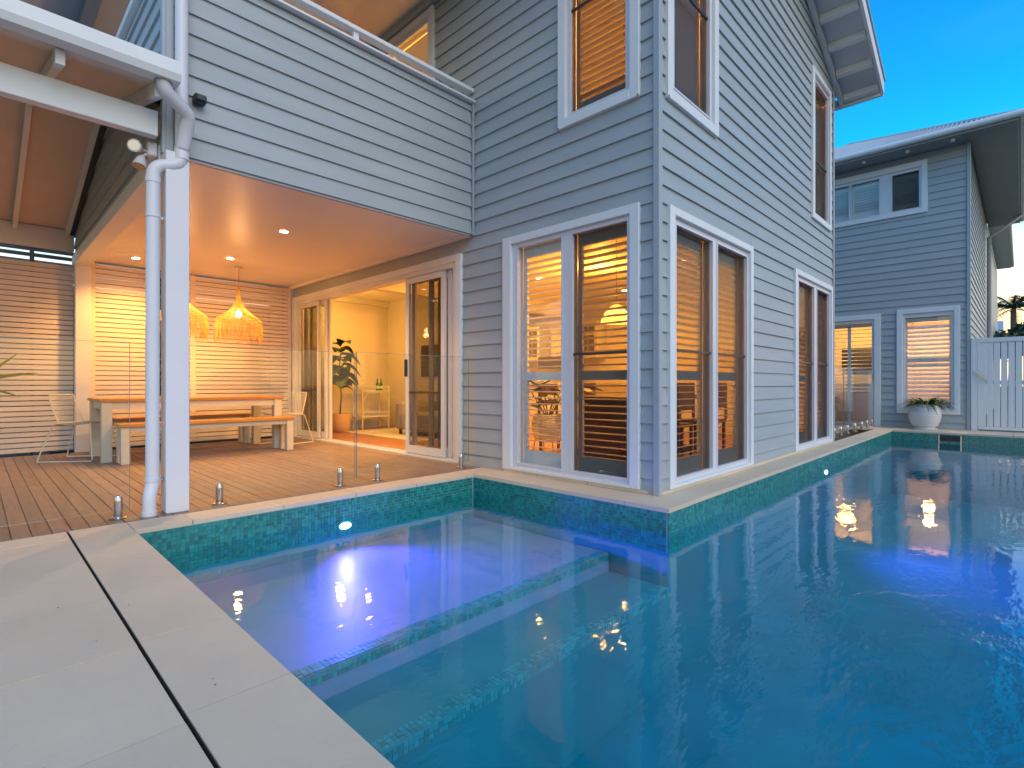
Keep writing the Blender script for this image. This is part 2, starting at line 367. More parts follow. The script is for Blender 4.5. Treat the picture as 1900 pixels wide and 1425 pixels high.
# ================================================================ GROUND, PAVING, POOL
WZ = -.19
PX0, PX1, PXF, PYB, PYW, PYN = .69, 3.52, 12.65, 3.96, 1.84, -1.7
mb = MB(); G = 300
# ground sheet with the pool cut out
for (a, b, c, d) in ((-G, PX0 - .30, -G, G), (PX0 - .30, PXF + .3, PYB + .2, G), (PX0 - .3, PXF + .3, -G, PYN - .3), (PXF + .3, G, -G, G), (3.9, PXF + .3, PYW + .2, PYB + .2)):
    mb.add([(a, c, -.14), (b, c, -.14), (b, d, -.14), (a, d, -.14)], [(0, 1, 2, 3)])
tag(mb.build('ground', ground_m), kind='structure')

# pool shell
shell = MB(); DEEP = -1.25; LZ, SZ = -.43, -.57; LY, SY = 2.34, 1.83
def quad(m, p): m.add(p, [tuple(range(len(p)))])
quad(shell, [(PX0 - .2, PYN - .2, DEEP), (PXF + .2, PYN - .2, DEEP), (PXF + .2, PYB + .2, DEEP), (PX0 - .2, PYB + .2, DEEP)])
def wallq(m, a, b, z0, z1): quad(m, [(a[0], a[1], z0), (b[0], b[1], z0), (b[0], b[1], z1), (a[0], a[1], z1)])
for a, b in (((PX0, PYN), (PX0, PYB)), ((PX0, PYB), (PX1, PYB)), ((PX1, PYB), (PX1, PYW)), ((PX1, PYW), (PXF, PYW)), ((PXF, PYW), (PXF, PYN)), ((PXF, PYN), (PX0, PYN))):
    wallq(shell, a, b, DEEP, -.02)
pool = tag(shell.build('pool_shell', poolm), kind='structure')
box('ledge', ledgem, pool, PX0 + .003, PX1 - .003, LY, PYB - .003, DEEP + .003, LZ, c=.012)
st_ = box('step', poolm, pool, PX0 + .003, PX1 - .003, SY, LY - .002, DEEP + .003, SZ - .021, label='lower submerged step')
box('tread', stepm, st_, PX0 + .003, PX1 - .003, SY - .001, LY - .002, SZ - .02, SZ, c=.006)
# real mosaic tiles: waterline band and step nosings
tiles = MB(); T, TG = .0235, .0025
def tile_strip(m, P, n_u, n_z, du, dz, nn, th=.004):
    for i in range(n_u):
        for j in range(n_z):
            p = Vector(P) + du * i + dz * j; a = du * (T / (T + TG)); b = dz * (T / (T + TG)); k = len(m.v); n = nn * (th * random.uniform(.7, 1.2))
            m.v += [tuple(p), tuple(p + a), tuple(p + a + b), tuple(p + b), tuple(p + n), tuple(p + a + n), tuple(p + a + b + n), tuple(p + b + n)]
            m.f += [(k + 4, k + 5, k + 6, k + 7), (k, k + 1, k + 5, k + 4), (k + 1, k + 2, k + 6, k + 5), (k + 2, k + 3, k + 7, k + 6), (k + 3, k, k + 4, k + 7)]
q = T + TG; V = Vector; nz = 11; zb = -.034 - nz * q
def band(a, b, nn):
    a = V((a[0], a[1], zb)) + nn * .002; d = V((b[0], b[1], zb)) - a; d.z = 0; n = int(d.length / q); tile_strip(tiles, a, n, nz, d.normalized() * q, V((0, 0, q)), nn)
band((PX0, PYB), (PX1, PYB), V((0, -1, 0))); band((PX1, PYB), (PX1, PYW), V((-1, 0, 0))); band((PX1, PYW), (PXF, PYW), V((0, -1, 0)))
band((PXF, PYW), (PXF, PYN), V((-1, 0, 0))); band((PX0, PYB), (PX0, .2), V((1, 0, 0)))
tag(tiles.build('mosaic_tiles', mosaic, pool), kind='stuff'); tiles = MB()
for yy, zz in ((LY, LZ), (SY, SZ)):
    n = int((PX1 - PX0) / q)
    tile_strip(tiles, (PX0, yy + .004, zz + .001), n, 3, V((q, 0, 0)), V((0, q, 0)), V((0, 0, 1)))
    tile_strip(tiles, (PX0, yy - .003, zz - .002), n, 2, V((q, 0, 0)), V((0, 0, -q)), V((0, -1, 0)))
tag(tiles.build('nosing_tiles', nosem, pool), kind='stuff')
gb = MB()
for a, b, n in (((PX0, PYB), (PX1, PYB), (0, -.0012)), ((PX1, PYB), (PX1, PYW), (-.0012, 0)), ((PX1, PYW), (PXF, PYW), (0, -.0012)), ((PXF, PYW), (PXF, PYN), (-.0012, 0)), ((PX0, PYB), (PX0, .2), (.0012, 0))):
    wallq(gb, (a[0] + n[0], a[1] + n[1]), (b[0] + n[0], b[1] + n[1]), zb - .002, -.03)
gb.build('tile_grout', mgrout, pool)
# skimmer mouth in the far wall
sk = box('skimmer_mouth', darkm, pool, PXF - .012, PXF - .006, .80, 1.10, -.16, -.055)
box('skimmer_frame', steel, sk, PXF - .016, PXF - .005, .785, .80, -.2, -.045); box('skimmer_frame', steel, sk, PXF - .016, PXF - .005, 1.10, 1.115, -.2, -.045)

wm = MB(); quad(wm, [(PX0, PYN, WZ), (PXF, PYN, WZ), (PXF, PYW, WZ), (PX1, PYW, WZ), (PX1, PYB, WZ), (PX0, PYB, WZ)])
tag(wm.build('water', waterm), kind='structure')

def pool_light(x, y, lab, e):
    t = thing('pool_light', (x, y, -.25), lab, 'pool light', 'underwater pool lights')
    mb = MB(); n = 20
    mb.add([(x + .05 * math.cos(2 * math.pi * i / n), y - .012, -.25 + .026 * math.sin(2 * math.pi * i / n)) for i in range(n)] + [(x + .05 * math.cos(2 * math.pi * i / n), y - .003, -.25 + .026 * math.sin(2 * math.pi * i / n)) for i in range(n)], [tuple(range(n)), tuple(range(n, 2 * n))] + [(i, (i + 1) % n, n + (i + 1) % n, n + i) for i in range(n)])
    mb.build('lens', ledm, t)
    lo = lamp('pool_light_lamp', 'SPOT', (x, y - .02, -.25), e, (.10, .06, 1.0), .02, t, spot=120, aim=(0, -1, -.30), blend=1)
    lo.data.use_nodes = True; ln_ = lo.data.node_tree; fo = ln_.nodes.new('ShaderNodeLightFalloff'); fo.inputs[0].default_value = 1
    ln_.links.new(fo.outputs['Linear'], ln_.nodes['Emission'].inputs['Strength'])
pool_light(2.116, PYB, 'glowing blue underwater light in the tiled wall along the deck edge', 240)
pool_light(7.8, PYW, 'small blue underwater light in the long wall below the house windows', 200)

# coping and paving
cop = tag(box('coping_bed', grout, None, PX0 - .283, PX0, PYN, PYB + .24, -.14, -.005), kind='structure')
def bed(a, b, c, d): box('bed', grout, cop, a, b, c, d, -.14, -.0055)
bed(PX0, PX1 + .33, PYB, PYB + .24); bed(PX1, PX1 + .33, PYW, PYB); bed(PX1 + .33, PXF, PYW, PYW + .25); bed(PXF, PXF + .93, PYN, PYW + .5); bed(PX0, PXF, PYN - .3, PYN)
g = .0024
def stone_piece(a, b, c, d, parent=cop, name='coping_stone', m=stone, z=0.0):
    dz = random.uniform(-.0012, .0012)
    return box(name, m, parent, a + g, b - g, c + g, d - g, z - .032, z + dz)
ys = [PYB + .24, 3.40, 2.815, 2.23, 1.645, 1.06, .475, -.11, -.695, -1.28, PYN]
for a, b in zip(ys, ys[1:]): stone_piece(.4065, PX0 + .008, b, a)
xs = [PX0 + .008, 1.02, 1.62, 2.22, 2.82, 3.42, 3.855]
for a, b in zip(xs, xs[1:]): stone_piece(a, b, PYB - .008, PYB + .24)
ys = [PYB - .01, 3.40, 2.80, 2.20, PYW - .012]
for a, b in zip(ys, ys[1:]): stone_piece(PX1 - .008, 3.858, b, a)
x = 3.858
while x < PXF - .05:
    stone_piece(x, min(x + .6, PXF), PYW - .008, 2.12); x += .6
y = 2.5
while y > PYN: stone_piece(PXF - .008, PXF + .33, y - .6, y); stone_piece(PXF + .33, PXF + .95, y - .6, y); y -= .6
x = .412
while x < PXF: stone_piece(x, min(x + .6, PXF + .3), PYN - .3, PYN + .008); x += .6
# narrow upstand tiles under the windows
x = 2.2
while x < 3.86: box('upstand_tile', stone, cop, 3.848, 3.864, x + .001, min(x + .595, 3.86) - .001, .002, .03); x += .6
x = 3.90
while x < 9.2: box('upstand_tile', stone, cop, x + .001, x + .595, 2.088, 2.104, .002, .03); x += .6
pv = tag(box('paving_bed', grout, None, -3.2, .398, -3, 4.2, -.14, -.005), kind='structure')
ystart = [2.768, 2.168, 1.568, .968, .368, -.232]
cols = [(.398, -.202), (-.202, -.802), (-.802, -1.402), (-1.402, -2.002)]
for ci, (b, a) in enumerate(cols):
    off = 0 if ci % 2 == 0 else .3
    yy = [4.20, 3.99 if ci == 0 else 3.9] + [3.37 - .6 * k + (0 if ci == 0 else off) for k in range(9)]
    yy = sorted(set(round(v, 3) for v in yy), reverse=True)
    if ci == 0: yy = [4.198, 3.99, 3.37, 2.775, 2.185, 1.60, 1.0, .4, -.2, -.8, -1.4]
    for p, q2 in zip(yy, yy[1:]): stone_piece(a, b, q2, p, pv, 'paver')

box('slot_filler', darkm, pv, .3985, .4055, -3, 4.2, -.14, -.03)
# slab and deck
tag(box('slab', concrete, None, 3.9, 9.3, 2.2, 9.55, -.14, -.005), kind='structure')
dk = tag(box('deck', concrete, None, -2.2, 3.84, 4.23, 9.5, -.14, -.06), kind='structure')
x = -1.2; first = None
while x < 3.83:
    cuts = [4.215] + sorted(random.sample([5.1, 5.7, 6.3, 6.9, 7.5, 8.1], 1)) + [9.0]
    for a, b in zip(cuts, cuts[1:]):
        box('deck_board', deckm, dk, x, min(x + .0865, 3.845), a + .0015, b - .0015, -.026, random.uniform(-.0015, .0008), c=.0022)
    x += .0905

# ================================================================ MAIN HOUSE
HO = thing('house', (6.5, 5.8, 0), 'two storey grey weatherboard house with white framed windows wrapping the pool corner', 'house')
WA = (2.27, 3.874, .03, 2.414); DO = (4.54, 9.02, 0, 2.39); UA = (2.27, 3.135, 3.297, 5.32); UD = (5.05, 7.6, 2.6, 5.46)
holesA = [WA, DO, UA, UD]
def cut(h, m=.05, mb_=None): return (h[0] + m, h[1] - m, h[2] + (m if h[2] > .2 else 0), h[3] - m)
wa = core(HO, A, 2.13, 9.6, -.03, 5.9, [cut(h) for h in holesA]); wa['label'] = 'wall facing the deck'
boards(wa, A, 2.145, 9.06, -.02, 5.62, holesA)
WB = (4.02, 5.90, .03, 2.395); WB2 = (7.39, 9.24, .03, 2.405); UB = (3.985, 4.99, 3.27, 5.32); UB2 = (8.17, 9.16, 3.235, 5.37)
holesB = [WB, WB2, UB, UB2]
rake = lambda z: 8.01 + (6.21 - z) / .413
wbc = core(HO, B, 3.892, 9.34, -.03, 5.6, [cut(h) for h in holesB]); wbc['label'] = 'gable wall along the pool'
gm = MB(); gm.prism([(3.9, 2.132, 5.6), (9.34, 2.132, 5.6), (6.61, 2.132, 6.72)], (0, .1, 0)); gm.build('gable_lining', inner, HO)
boards(wbc, B, 3.905, 9.325, -.02, 6.6, holesB, clip=rake)
# end wall and back wall (plain)
box('end_wall', siding, HO, 9.34, 9.365, 2.10, 9.6, -.03, 5.6); box('end_lining', inner, HO, 9.2, 9.34, 2.24, 9.6, -.03, 5.6)
box('back_wall', inner, HO, 3.7, 9.36, 9.6, 9.75, -.03, 5.9)
mb = MB(); A.box(mb, 2.10 - .012, 2.145, -.01, .012, 0, 5.6, .004); mb.build('corner_trim', trimg, HO)
mb = MB(); B.box(mb, 3.862, 3.905, -.01, .012, 0, 5.62, .004); mb.build('corner_trim', trimg, HO)
mb = MB(); B.box(mb, 9.325, 9.372, -.01, .012, 0, 5.6, .004); mb.build('corner_trim', trimg, HO)
mb = MB(); mb.box(3.835, 3.858, 4.327, 4.350, 2.55, 4.0); mb.build('corner_trim', trimg, HO)

window(HO, A, WA, (.09, 2.31), [(2.385, 3.0), (3.10, 3.70)], bar=1.18, screens=(0,), shutters=(.0625, .078), rail=.985, trim=(.09, .12, .075, .03))
window(HO, B, WB, (.09, 2.28), [(4.17, 4.93), (5.02, 5.80)], bar=1.20, screens=(0, 1), shutters=(.0625, .078), rail=.985, trim=(.09, .07, .07, .03), label='wide pool side window next to the corner')
window(HO, B, WB2, (.09, 2.29), [(7.60, 8.35), (8.47, 9.16)], bar=1.20, screens=(0, 1), shutters=(.0625, .078), rail=.985, trim=(.08, .06, .07, .03), label='pool side window farthest along the wall', tilt=25)
window(HO, A, UA, (3.41, 5.22), [(2.40, 3.02)], bar=4.38, screens=(0,), shutters=(.0625, .078), trim=(.09, .09, .07, .09), tilt=22)
window(HO, B, UB, (3.41, 5.22), [(4.13, 4.86)], bar=4.36, screens=(0,), shutters=(.0625, .078), trim=(.09, .09, .07, .09), tilt=65)
window(HO, B, UB2, (3.34, 5.25), [(8.34, 9.08)], bar=4.14, screens=(0,), shutters=(.0625, .078), trim=(.10, .07, .07, .08), tilt=72)

for (c, d, e) in ((A, 3.125, 3.300), (A, 2.278, 3.300), (B, 3.995, 3.275)):
    mb = MB(); c.box(mb, d - .009, d + .009, .0225, .0245, e, e + .012); mb.build('rust_spot', rustm, HO)
# upstairs balcony door
mb = MB(); A.box(mb, 5.05, 5.15, -.03, .022, 2.9, 5.46, .004); A.box(mb, 7.5, 7.6, -.03, .022, 2.9, 5.46, .004); A.box(mb, 5.15, 7.5, -.03, .02, 5.38, 5.46, .004)
ud = mb.build('balcony_door', white, HO)
mb = MB(); A.box(mb, 5.15, 5.20, -.11, -.01, 2.9, 5.38); A.box(mb, 6.3, 6.37, -.11, -.01, 2.9, 5.38); A.box(mb, 7.45, 7.5, -.11, -.01, 2.9, 5.38); A.box(mb, 5.2, 7.45, -.11, -.012, 5.32, 5.38); mb.build('frame', alu, ud)
mb = MB(); A.box(mb, 5.2, 7.45, -.07, -.065, 2.9, 5.32); mb.build('pane', glass, ud)
sl = None; z = 3.7
while z < 5.3:
    if sl is None: sl = MB().prism([A.P(5.22, -.16, z), A.P(5.22, -.13, z + .038), A.P(5.22, -.125, z + .034), A.P(5.22, -.155, z - .004)], (0, 1.1, 0)).build('louvre', shut, ud); z00 = z
    else: rep(sl, (0, 0, z - z00))
    z += .066

# sliding door
mb = MB(); A.box(mb, 4.54, 4.64, -.03, .022, 0, 2.39, .004); A.box(mb, 8.90, 9.02, -.03, .022, 0, 2.39, .004); A.box(mb, 4.64, 8.90, -.03, .020, 2.31, 2.39, .004)
sd_ = mb.build('sliding_door', white, HO)
mb = MB(); A.box(mb, 4.64, 8.90, -.14, -.0, 2.255, 2.31); A.box(mb, 4.64, 4.70, -.14, 0, .03, 2.255); A.box(mb, 8.84, 8.90, -.14, 0, .03, 2.255)
A.box(mb, 4.64, 8.90, -.14, .012, -.004, .022, .003); A.box(mb, 4.64, 8.90, -.05, -.04, .022, .036); A.box(mb, 4.64, 8.90, -.10, -.09, .022, .036)
mb.build('frame', alu, sd_)
def leaf(a, b, v, nm='door_leaf', scr_=False, bar=None):
    mb = MB(); s = .07; A.box(mb, a, a + s, v - .035, v, .036, 2.25, .003); A.box(mb, b - s, b, v - .035, v, .036, 2.25, .003); A.box(mb, a + s, b - s, v - .035, v, .036, .13); A.box(mb, a + s, b - s, v - .035, v, 2.18, 2.25)
    o = mb.build(nm, alu, sd_)
    mb = MB(); A.box(mb, a + s, b - s, v - .02, v - .015, .13, 2.18); mb.build('pane', glass if not scr_ else screenm, o)
    if bar: mb = MB(); A.box(mb, a + s, b - s, v - .03, v - .004, bar - .012, bar + .012); mb.build('crossbar', darkm, o)
    return o
l1 = leaf(4.88, 5.68, -.015, scr_=True, bar=.80); l2 = leaf(4.80, 5.60, -.06)
leaf(8.10, 8.84, -.015, scr_=True, bar=.80); leaf(7.93, 8.74, -.06); leaf(7.88, 8.60, -.10)
leaf(4.70, 5.30, -.10)
mb = MB(); A.box(mb, 5.625, 5.645, -.01, .03, 1.0, 1.22, .006); mb.build('handle', darkm, l1)

# ground floor ceiling, upper floor, interior
box('interior_floor', woodf, HO, 3.88, 9.2, 2.24, 9.6, -.005, .02)
box('interior_ceiling', ceili, HO, 4.0, 9.2, 2.24, 9.6, 2.62, 2.70)
box('upper_floor', woodf, HO, 4.0, 9.2, 2.24, 9.6, 2.75, 2.85)
box('upper_ceiling', ceili, HO, 4.0, 9.2, 2.24, 9.6, 5.5, 5.58)
box('partition', inner, HO, 4.0, 9.2, 5.0, 5.1, 2.86, 5.49)
box('living_room_wall', inner, HO, 6.10, 6.2, 7.2, 9.6, .021, 2.62)
box('bulkhead', inner, HO, 4.0, 9.2, 7.05, 7.2, 2.36, 2.62); box('cornice', inner, HO, 4.0, 6.1, 9.52, 9.6, 2.52, 2.62)
box('skirting', white, HO, 4.0, 6.1, 9.585, 9.6, .021, .13)

# main roof: gable to the pool with overhang
def gable_sheet(name, m, y0, y1, e, dz, th):
    rz = 5.65 + .413 * (9.3 - 6.61) + dz
    for sgn in (1, -1):
        x1 = 6.61 + sgn * e; z1 = rz - .413 * e
        MB().prism([(6.61, y0, rz), (x1, y0, z1), (x1, y0, z1 + th), (6.61, y0, rz + th)], (0, y1 - y0, 0)).build(name, m, HO)
gable_sheet('roof_sheet', roofm, 1.50, 9.8, 3.22, .15, .03)
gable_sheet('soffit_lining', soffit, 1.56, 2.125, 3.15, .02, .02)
gable_sheet('barge_board', white, 1.52, 1.555, 3.2, -.06, .20)
gable_sheet('rafter', white, 2.04, 2.10, 3.15, -.09, .10)
for k in range(7):                       # outlookers under the overhang
    xx = 6.9 + k * .46; zz = 5.65 + .413 * (9.3 - xx) - .075
    MB().prism([(xx, 1.57, zz), (xx + .06, 1.57, zz - .025), (xx + .06, 1.57, zz + .065), (xx, 1.57, zz + .09)], (0, .46, 0)).build('outlooker', white, HO)
box('fascia', white, HO, 9.76, 9.80, 1.56, 9.8, 5.36, 5.50)
MB().tube([(9.86, 1.54, 5.44), (9.86, 9.8, 5.44)], .055, 10).build('gutter', white, HO, smooth=True)
box('eave_lining', soffit, HO, 9.37, 9.76, 2.12, 9.8, 5.40, 5.42)
MB().tube([(9.44, 2.30, 5.3), (9.44, 2.30, 0)], .04, 10).build('downpipe', pvc, HO, smooth=True)

# balcony over the deck
bal = core(HO, K, 1.0, 3.84, 2.56, 3.96, [], v0=-.032, v1=-.10, m=trimg, name='balcony_wall')
boards(bal, K, 1.0, 3.838, 2.542, 3.985, z_ref=2.714 - PITCH * 3)
kl = core(HO, KL, 4.40, 9.15, 2.56, 3.98, [], v0=-.032, v1=-.10, m=trimg, name='balcony_wall')
boards(kl, KL, 4.40, 9.1, 2.64, 3.985, z_ref=2.714 - PITCH * 3)
mb = MB(); K.box(mb, .952, 1.0, -.03, .012, 2.542, 4.0, .003); mb.box(.928, .952, 4.34, 4.40, 2.542, 4.0, .003); mb.build('corner_trim', trimg, HO)
box('edge_beam', white, HO, .925, 1.085, 4.42, 9.15, 2.49, 2.62, c=.004)
box('balcony_cap', white, HO, .92, 3.858, 4.30, 4.47, 4.0, 4.022, c=.003)
box('balcony_cap', white, HO, .90, 1.05, 4.47, 9.1, 4.0, 4.022, c=.003)
box('hand_rail', white, HO, .92, 3.858, 4.33, 4.42, 4.125, 4.165, c=.004); box('hand_rail', white, HO, .93, 1.02, 4.42, 9.1, 4.125, 4.165, c=.004)
rp = None
for xx in (1.25, 2.44, 3.655):
    rp = box('rail_post', white, HO, xx - .025, xx + .025, 4.355, 4.395, 4.022, 4.125) if rp is None else rep(rp, (xx - 1.25, 0, 0))
box('patio_ceiling', ceilm, HO, 1.0, 3.86, 4.40, 9.2, 2.575, 2.60)
box('ceiling_cornice', ceilm, HO, 3.80, 3.86, 4.40, 9.05, 2.54, 2.576)
box('balcony_floor', concrete, HO, 1.0, 3.86, 4.42, 9.2, 2.68, 2.78)
# roof over the balcony
box('balcony_ceiling', ceilm, HO, 1.05, 3.86, 4.0, 9.7, 5.56, 5.60)
box('ceiling_cornice', trimg, HO, 3.80, 3.86, 4.0, 9.05, 5.47, 5.56)
box('balcony_beam', trimg, HO, .93, 1.06, 4.0, 9.7, 5.42, 5.62)
MB().prism([(.93, 4.0, 5.60), (.20, 4.0, 5.32), (.20, 4.0, 5.34), (.93, 4.0, 5.62)], (0, 5.8, 0)).build('eave_lining', soffit, HO)
box('fascia', white, HO, .17, .20, 4.0, 9.8, 5.24, 5.40)
MB().tube([(.12, 3.98, 5.33), (.12, 9.8, 5.33)], .06, 10).build('gutter', white, HO, smooth=True)
MB().prism([(.05, 3.95, 5.40), (3.9, 3.95, 6.6), (3.9, 3.95, 6.63), (.05, 3.95, 5.43)], (0, 5.9, 0)).build('roof_sheet', roofm, HO)
box('upper_post', white, HO, .93, 1.06, 9.0, 9.15, 4.0, 5.42)
# deck posts
box('post', postm, HO, .936, 1.080, 4.27, 4.41, 0, 2.542, c=.004)
box('post', postm, HO, .94, 1.10, 8.95, 9.10, 0, 2.50, c=.004)
# downpipes: the wall pipe and the one from the patio gutter join beside the post
def arc_tube(pts, r, nm, m, parent, rings=()):
    P = [Vector(p) for p in pts]; outp = [P[0]]
    for i in range(1, len(P) - 1):
        a = (P[i - 1] - P[i]); b = (P[i + 1] - P[i]); rr = min(.075, a.length * .45, b.length * .45); s = P[i] + a.normalized() * rr; e = P[i] + b.normalized() * rr
        for k in range(7): t = k / 6; outp.append(s.lerp(P[i], t).lerp(P[i].lerp(e, t), t))
    outp.append(P[-1]); o = MB().tube(outp, r, 16).build(nm, m, parent, smooth=True)
    for a, b in rings: MB().tube([a, b], r + .005, 16).build('collar', m, o, smooth=True)
    return o
arc_tube([(1.035, 4.285, 5.5), (1.035, 4.285, 2.46), (.868, 4.31, 2.42), (.868, 4.33, .20), (.845, 4.30, .13), (.845, 4.30, -.0)], .042, 'downpipe', pvc, HO,
         [((1.035, 4.285, 2.50), (1.035, 4.285, 2.58)), ((.868, 4.312, 2.30), (.868, 4.312, 2.34)), ((.868, 4.313, 2.06), (.868, 4.313, 2.085)), ((.868, 4.33, .23), (.868, 4.33, .255)), ((.845, 4.30, 0), (.845, 4.30, .03))])
arc_tube([(.875, 4.06, 2.98), (.875, 4.06, 2.86), (1.05, 4.17, 2.78), (1.045, 4.22, 2.70), (1.037, 4.27, 2.58)], .045, 'downpipe', pvc, HO, [((.875, 4.06, 2.90), (.875, 4.06, 2.92))])
box('pipe_bracket', steel, HO, .87, .94, 4.32, 4.345, .235, .25)
box('pipe_bracket', steel, HO, .87, .94, 4.32, 4.345, 2.06, 2.075)
t = thing('wall_sensor', (1.15, 4.33, 3.0), 'small black sensor box on the balcony siding beside the downpipe', 'sensor')
MB().box(1.115, 1.195, 4.275, 4.349, 2.955, 3.015, .008).build('casing', darkm, t); MB().box(1.125, 1.185, 4.262, 4.2745, 2.965, 3.005, .004).build('lens', darkm, t)

# twin spot flood light under the patio beam
t = thing('flood_light', (.84, 4.42, 2.66), 'twin head white security light under the patio beam beside the post', 'light')
MB().box(.862, .922, 4.43, 4.50, 2.53, 2.63, .008).build('base', pvc, t)
for k, (c, d) in enumerate((((.80, 4.46, 2.575), (-.5, -.8, -.12)), ((.825, 4.47, 2.475), (-.25, -.2, -1)))):
    c = V(c); d = V(d).normalized(); h = MB().tube([c - d * .055, c - d * .03, c + d * .02, c + d * .035], [.014, .03, .042, .045], 14).build('lamp_head', pvc, t, smooth=True)
    MB().tube([c + d * .034, c + d * .037], [.037, .037], 14).build('lens', steel, h)
    MB().tube([(.88, 4.465, 2.56), c - d * .05], .010, 6).build('arm', pvc, h)

# ================================================================ PATIO ROOF (left)
PR = thing('patio_roof', (-.6, 6.5, 3.3), 'low white framed patio roof with gutter over the left of the deck', 'roof')
box('beam', white, PR, -2.6, .90, 4.32, 4.40, 2.635, 2.81, c=.004)
box('beam', white, PR, -2.6, .935, 9.0, 9.08, 2.66, 2.93, c=.004)
def sheet(nm, m, y0, z0, y1, z1, th, x0=-2.6, x1=.905):
    MB().prism([(x0, y0, z0), (x0, y1, z1), (x0, y1, z1 + th), (x0, y0, z0 + th)], (x1 - x0, 0, 0)).build(nm, m, PR)
sheet('lining', patm, 4.08, 2.90, 6.6, 3.58, .012, x1=.935); sheet('lining', patm, 6.6, 3.58, 9.3, 2.86, .012, x1=.935)
box('flashing', darkm, PR, .905, .938, 6.6, 6.62, 3.55, 3.62)
sheet('roof_sheet', roofm, 4.02, 2.98, 6.6, 3.67, .02, x1=.938); sheet('roof_sheet', roofm, 6.6, 3.67, 9.4, 2.94, .02, x1=.938)
MB().prism([(.888, 4.42, 2.90), (.888, 6.6, 3.49), (.888, 6.6, 3.66), (.888, 4.42, 3.05)], (.05, 0, 0)).build('flashing', darkm, PR); MB().prism([(.888, 6.6, 3.51), (.888, 9.0, 2.87), (.888, 9.0, 3.0), (.888, 6.6, 3.66)], (.05, 0, 0)).build('flashing', darkm, PR)
for xx in (.84, .34, -.2, -.75, -1.3):
    a = MB(); a.prism([(xx, 4.11, 2.815), (xx, 6.6, 3.49), (xx, 6.6, 3.58), (xx, 4.11, 2.905)], (.045, 0, 0)); a.build('rafter', white, PR)
    a = MB(); a.prism([(xx, 6.6, 3.49), (xx, 9.25, 2.785), (xx, 9.25, 2.875), (xx, 6.6, 3.58)], (.045, 0, 0)); a.build('rafter', white, PR)
gp = [(0, 0), (.0, .118), (-.012, .118), (-.012, .105), (-.10, .105), (-.112, .118), (-.12, .118), (-.12, .04), (-.10, .0)]
mb = MB(); mb.prism([(-2.6, 4.085 + a * 1.0, 2.90 + b * 1.05) for a, b in gp], (3.56, 0, 0)); mb.build('gutter', white, PR)
box('post', postm, PR, -2.55, -2.43, 4.3, 4.42, 0, 2.63)

# ================================================================ SLAT SCREENS
def slat_screen(nm, x0, x1, y, z0, z1, lab, stiles, pitch=.0665, gap=.012):
    t = thing(nm, ((x0 + x1) / 2, y, 0), lab, 'slat screen')
    z = z0; f = None
    while z + pitch - gap < z1:
        if f is None: f = box('slat', slatw, t, x0, x1, y - .012, y + .010, z, z + pitch - gap, c=.0015); zz = z
        else: rep(f, (0, random.uniform(-.0015, .0015), z - zz))
        z += pitch
    for a, b in stiles: box('batten', slatw, t, a, b, y - .022, y - .0125, z0, z1)
    return t
slat_screen('slat_screen', 1.10, 3.83, 9.06, .03, 2.56, 'pale horizontal slat screen behind the dining table lit orange by the lamps', [(1.10, 1.16), (2.30, 2.37), (3.77, 3.83)])
slat_screen('slat_screen', -2.4, .935, 9.12, .03, 2.54, 'pale horizontal slat screen left of the corner post behind the spiky plant', [])
t = thing('rail_fence', (-.5, 10.5, 0), 'black metal rails against the bright sky above the left slat screen', 'fence')
for a, b in ((2.80, 2.85), (2.885, 2.935)): box('rail', darkm, t, -3, 1.3, 10.5, 10.54, a, b)
for xx in (-2.4, -.9, .58): box('post', darkm, t, xx, xx + .05, 10.45, 10.499, -.14, 3.2)
box('daylight_blocker', sofam, t, -3, 9, 10.6, 10.63, -.14, 2.44); box('daylight_blocker', sofam, t, -3, 9, 10.6, 10.63, 2.462, 2.60); box('daylight_blocker', sofam, t, -3, 9, 10.6, 10.63, 2.615, 2.765)  # unseen boards added behind the slats to stop daylight, gaps leave bright slits

# ================================================================ GLASS POOL FENCES
def glass_fence(panels, spigs, y, x_lab):
    t = thing('glass_fence', (panels[0][0], y, 0), x_lab, 'glass fence')
    for a, b, ztop in panels:
        p = box('glass_panel', fence_glass, t, a, b, y - .006, y + .006, .055, ztop)
        e = MB(); e.box(a, a + .0015, y - .0065, y + .0065, .055, ztop); e.box(b - .0015, b, y - .0065, y + .0065, .055, ztop); e.box(a, b, y - .0065, y + .0065, ztop - .002, ztop + .0005)
        e.box(a, b, y - .0065, y + .0065, .0545, .056)
        e.build('glass_edge', glass_edge, p)
    f = None
    for xx in spigs:
        if f is None:
            f = MB().lathe([(.025, .0), (.025, .10), (.024, .125), (.018, .145), (.006, .152)], (xx, y, .008), 20).build('spigot', steel, t, smooth=True)
            MB().lathe([(.052, 0), (.052, .006), (.046, .009), (.026, .010)], (xx, y, .001), 24).build('base_plate', steel, f, smooth=True); x00 = xx
        else:
            n = rep(f, (xx - x00, 0, 0)); c = [o for o in S.objects if o.parent == f][0]; cc = c.copy(); C.objects.link(cc); cc.parent = n
    return t
glass_fence([(-1.35, .745, 1.19), (1.10, 2.43, 1.19), (2.445, 3.80, 1.20)], [.681, 1.302, 2.284, 2.661, 3.689, -.2, -1.0], 4.36, 'frameless glass pool fence on steel spigots along the deck edge')
glass_fence([(9.45, 10.86, 1.2), (10.875, 13.5, 1.2)], [10.2, 10.65, 11.15, 11.75, 12.35, 12.85, 13.35], 2.28, 'frameless glass pool fence closing the passage between the two houses')

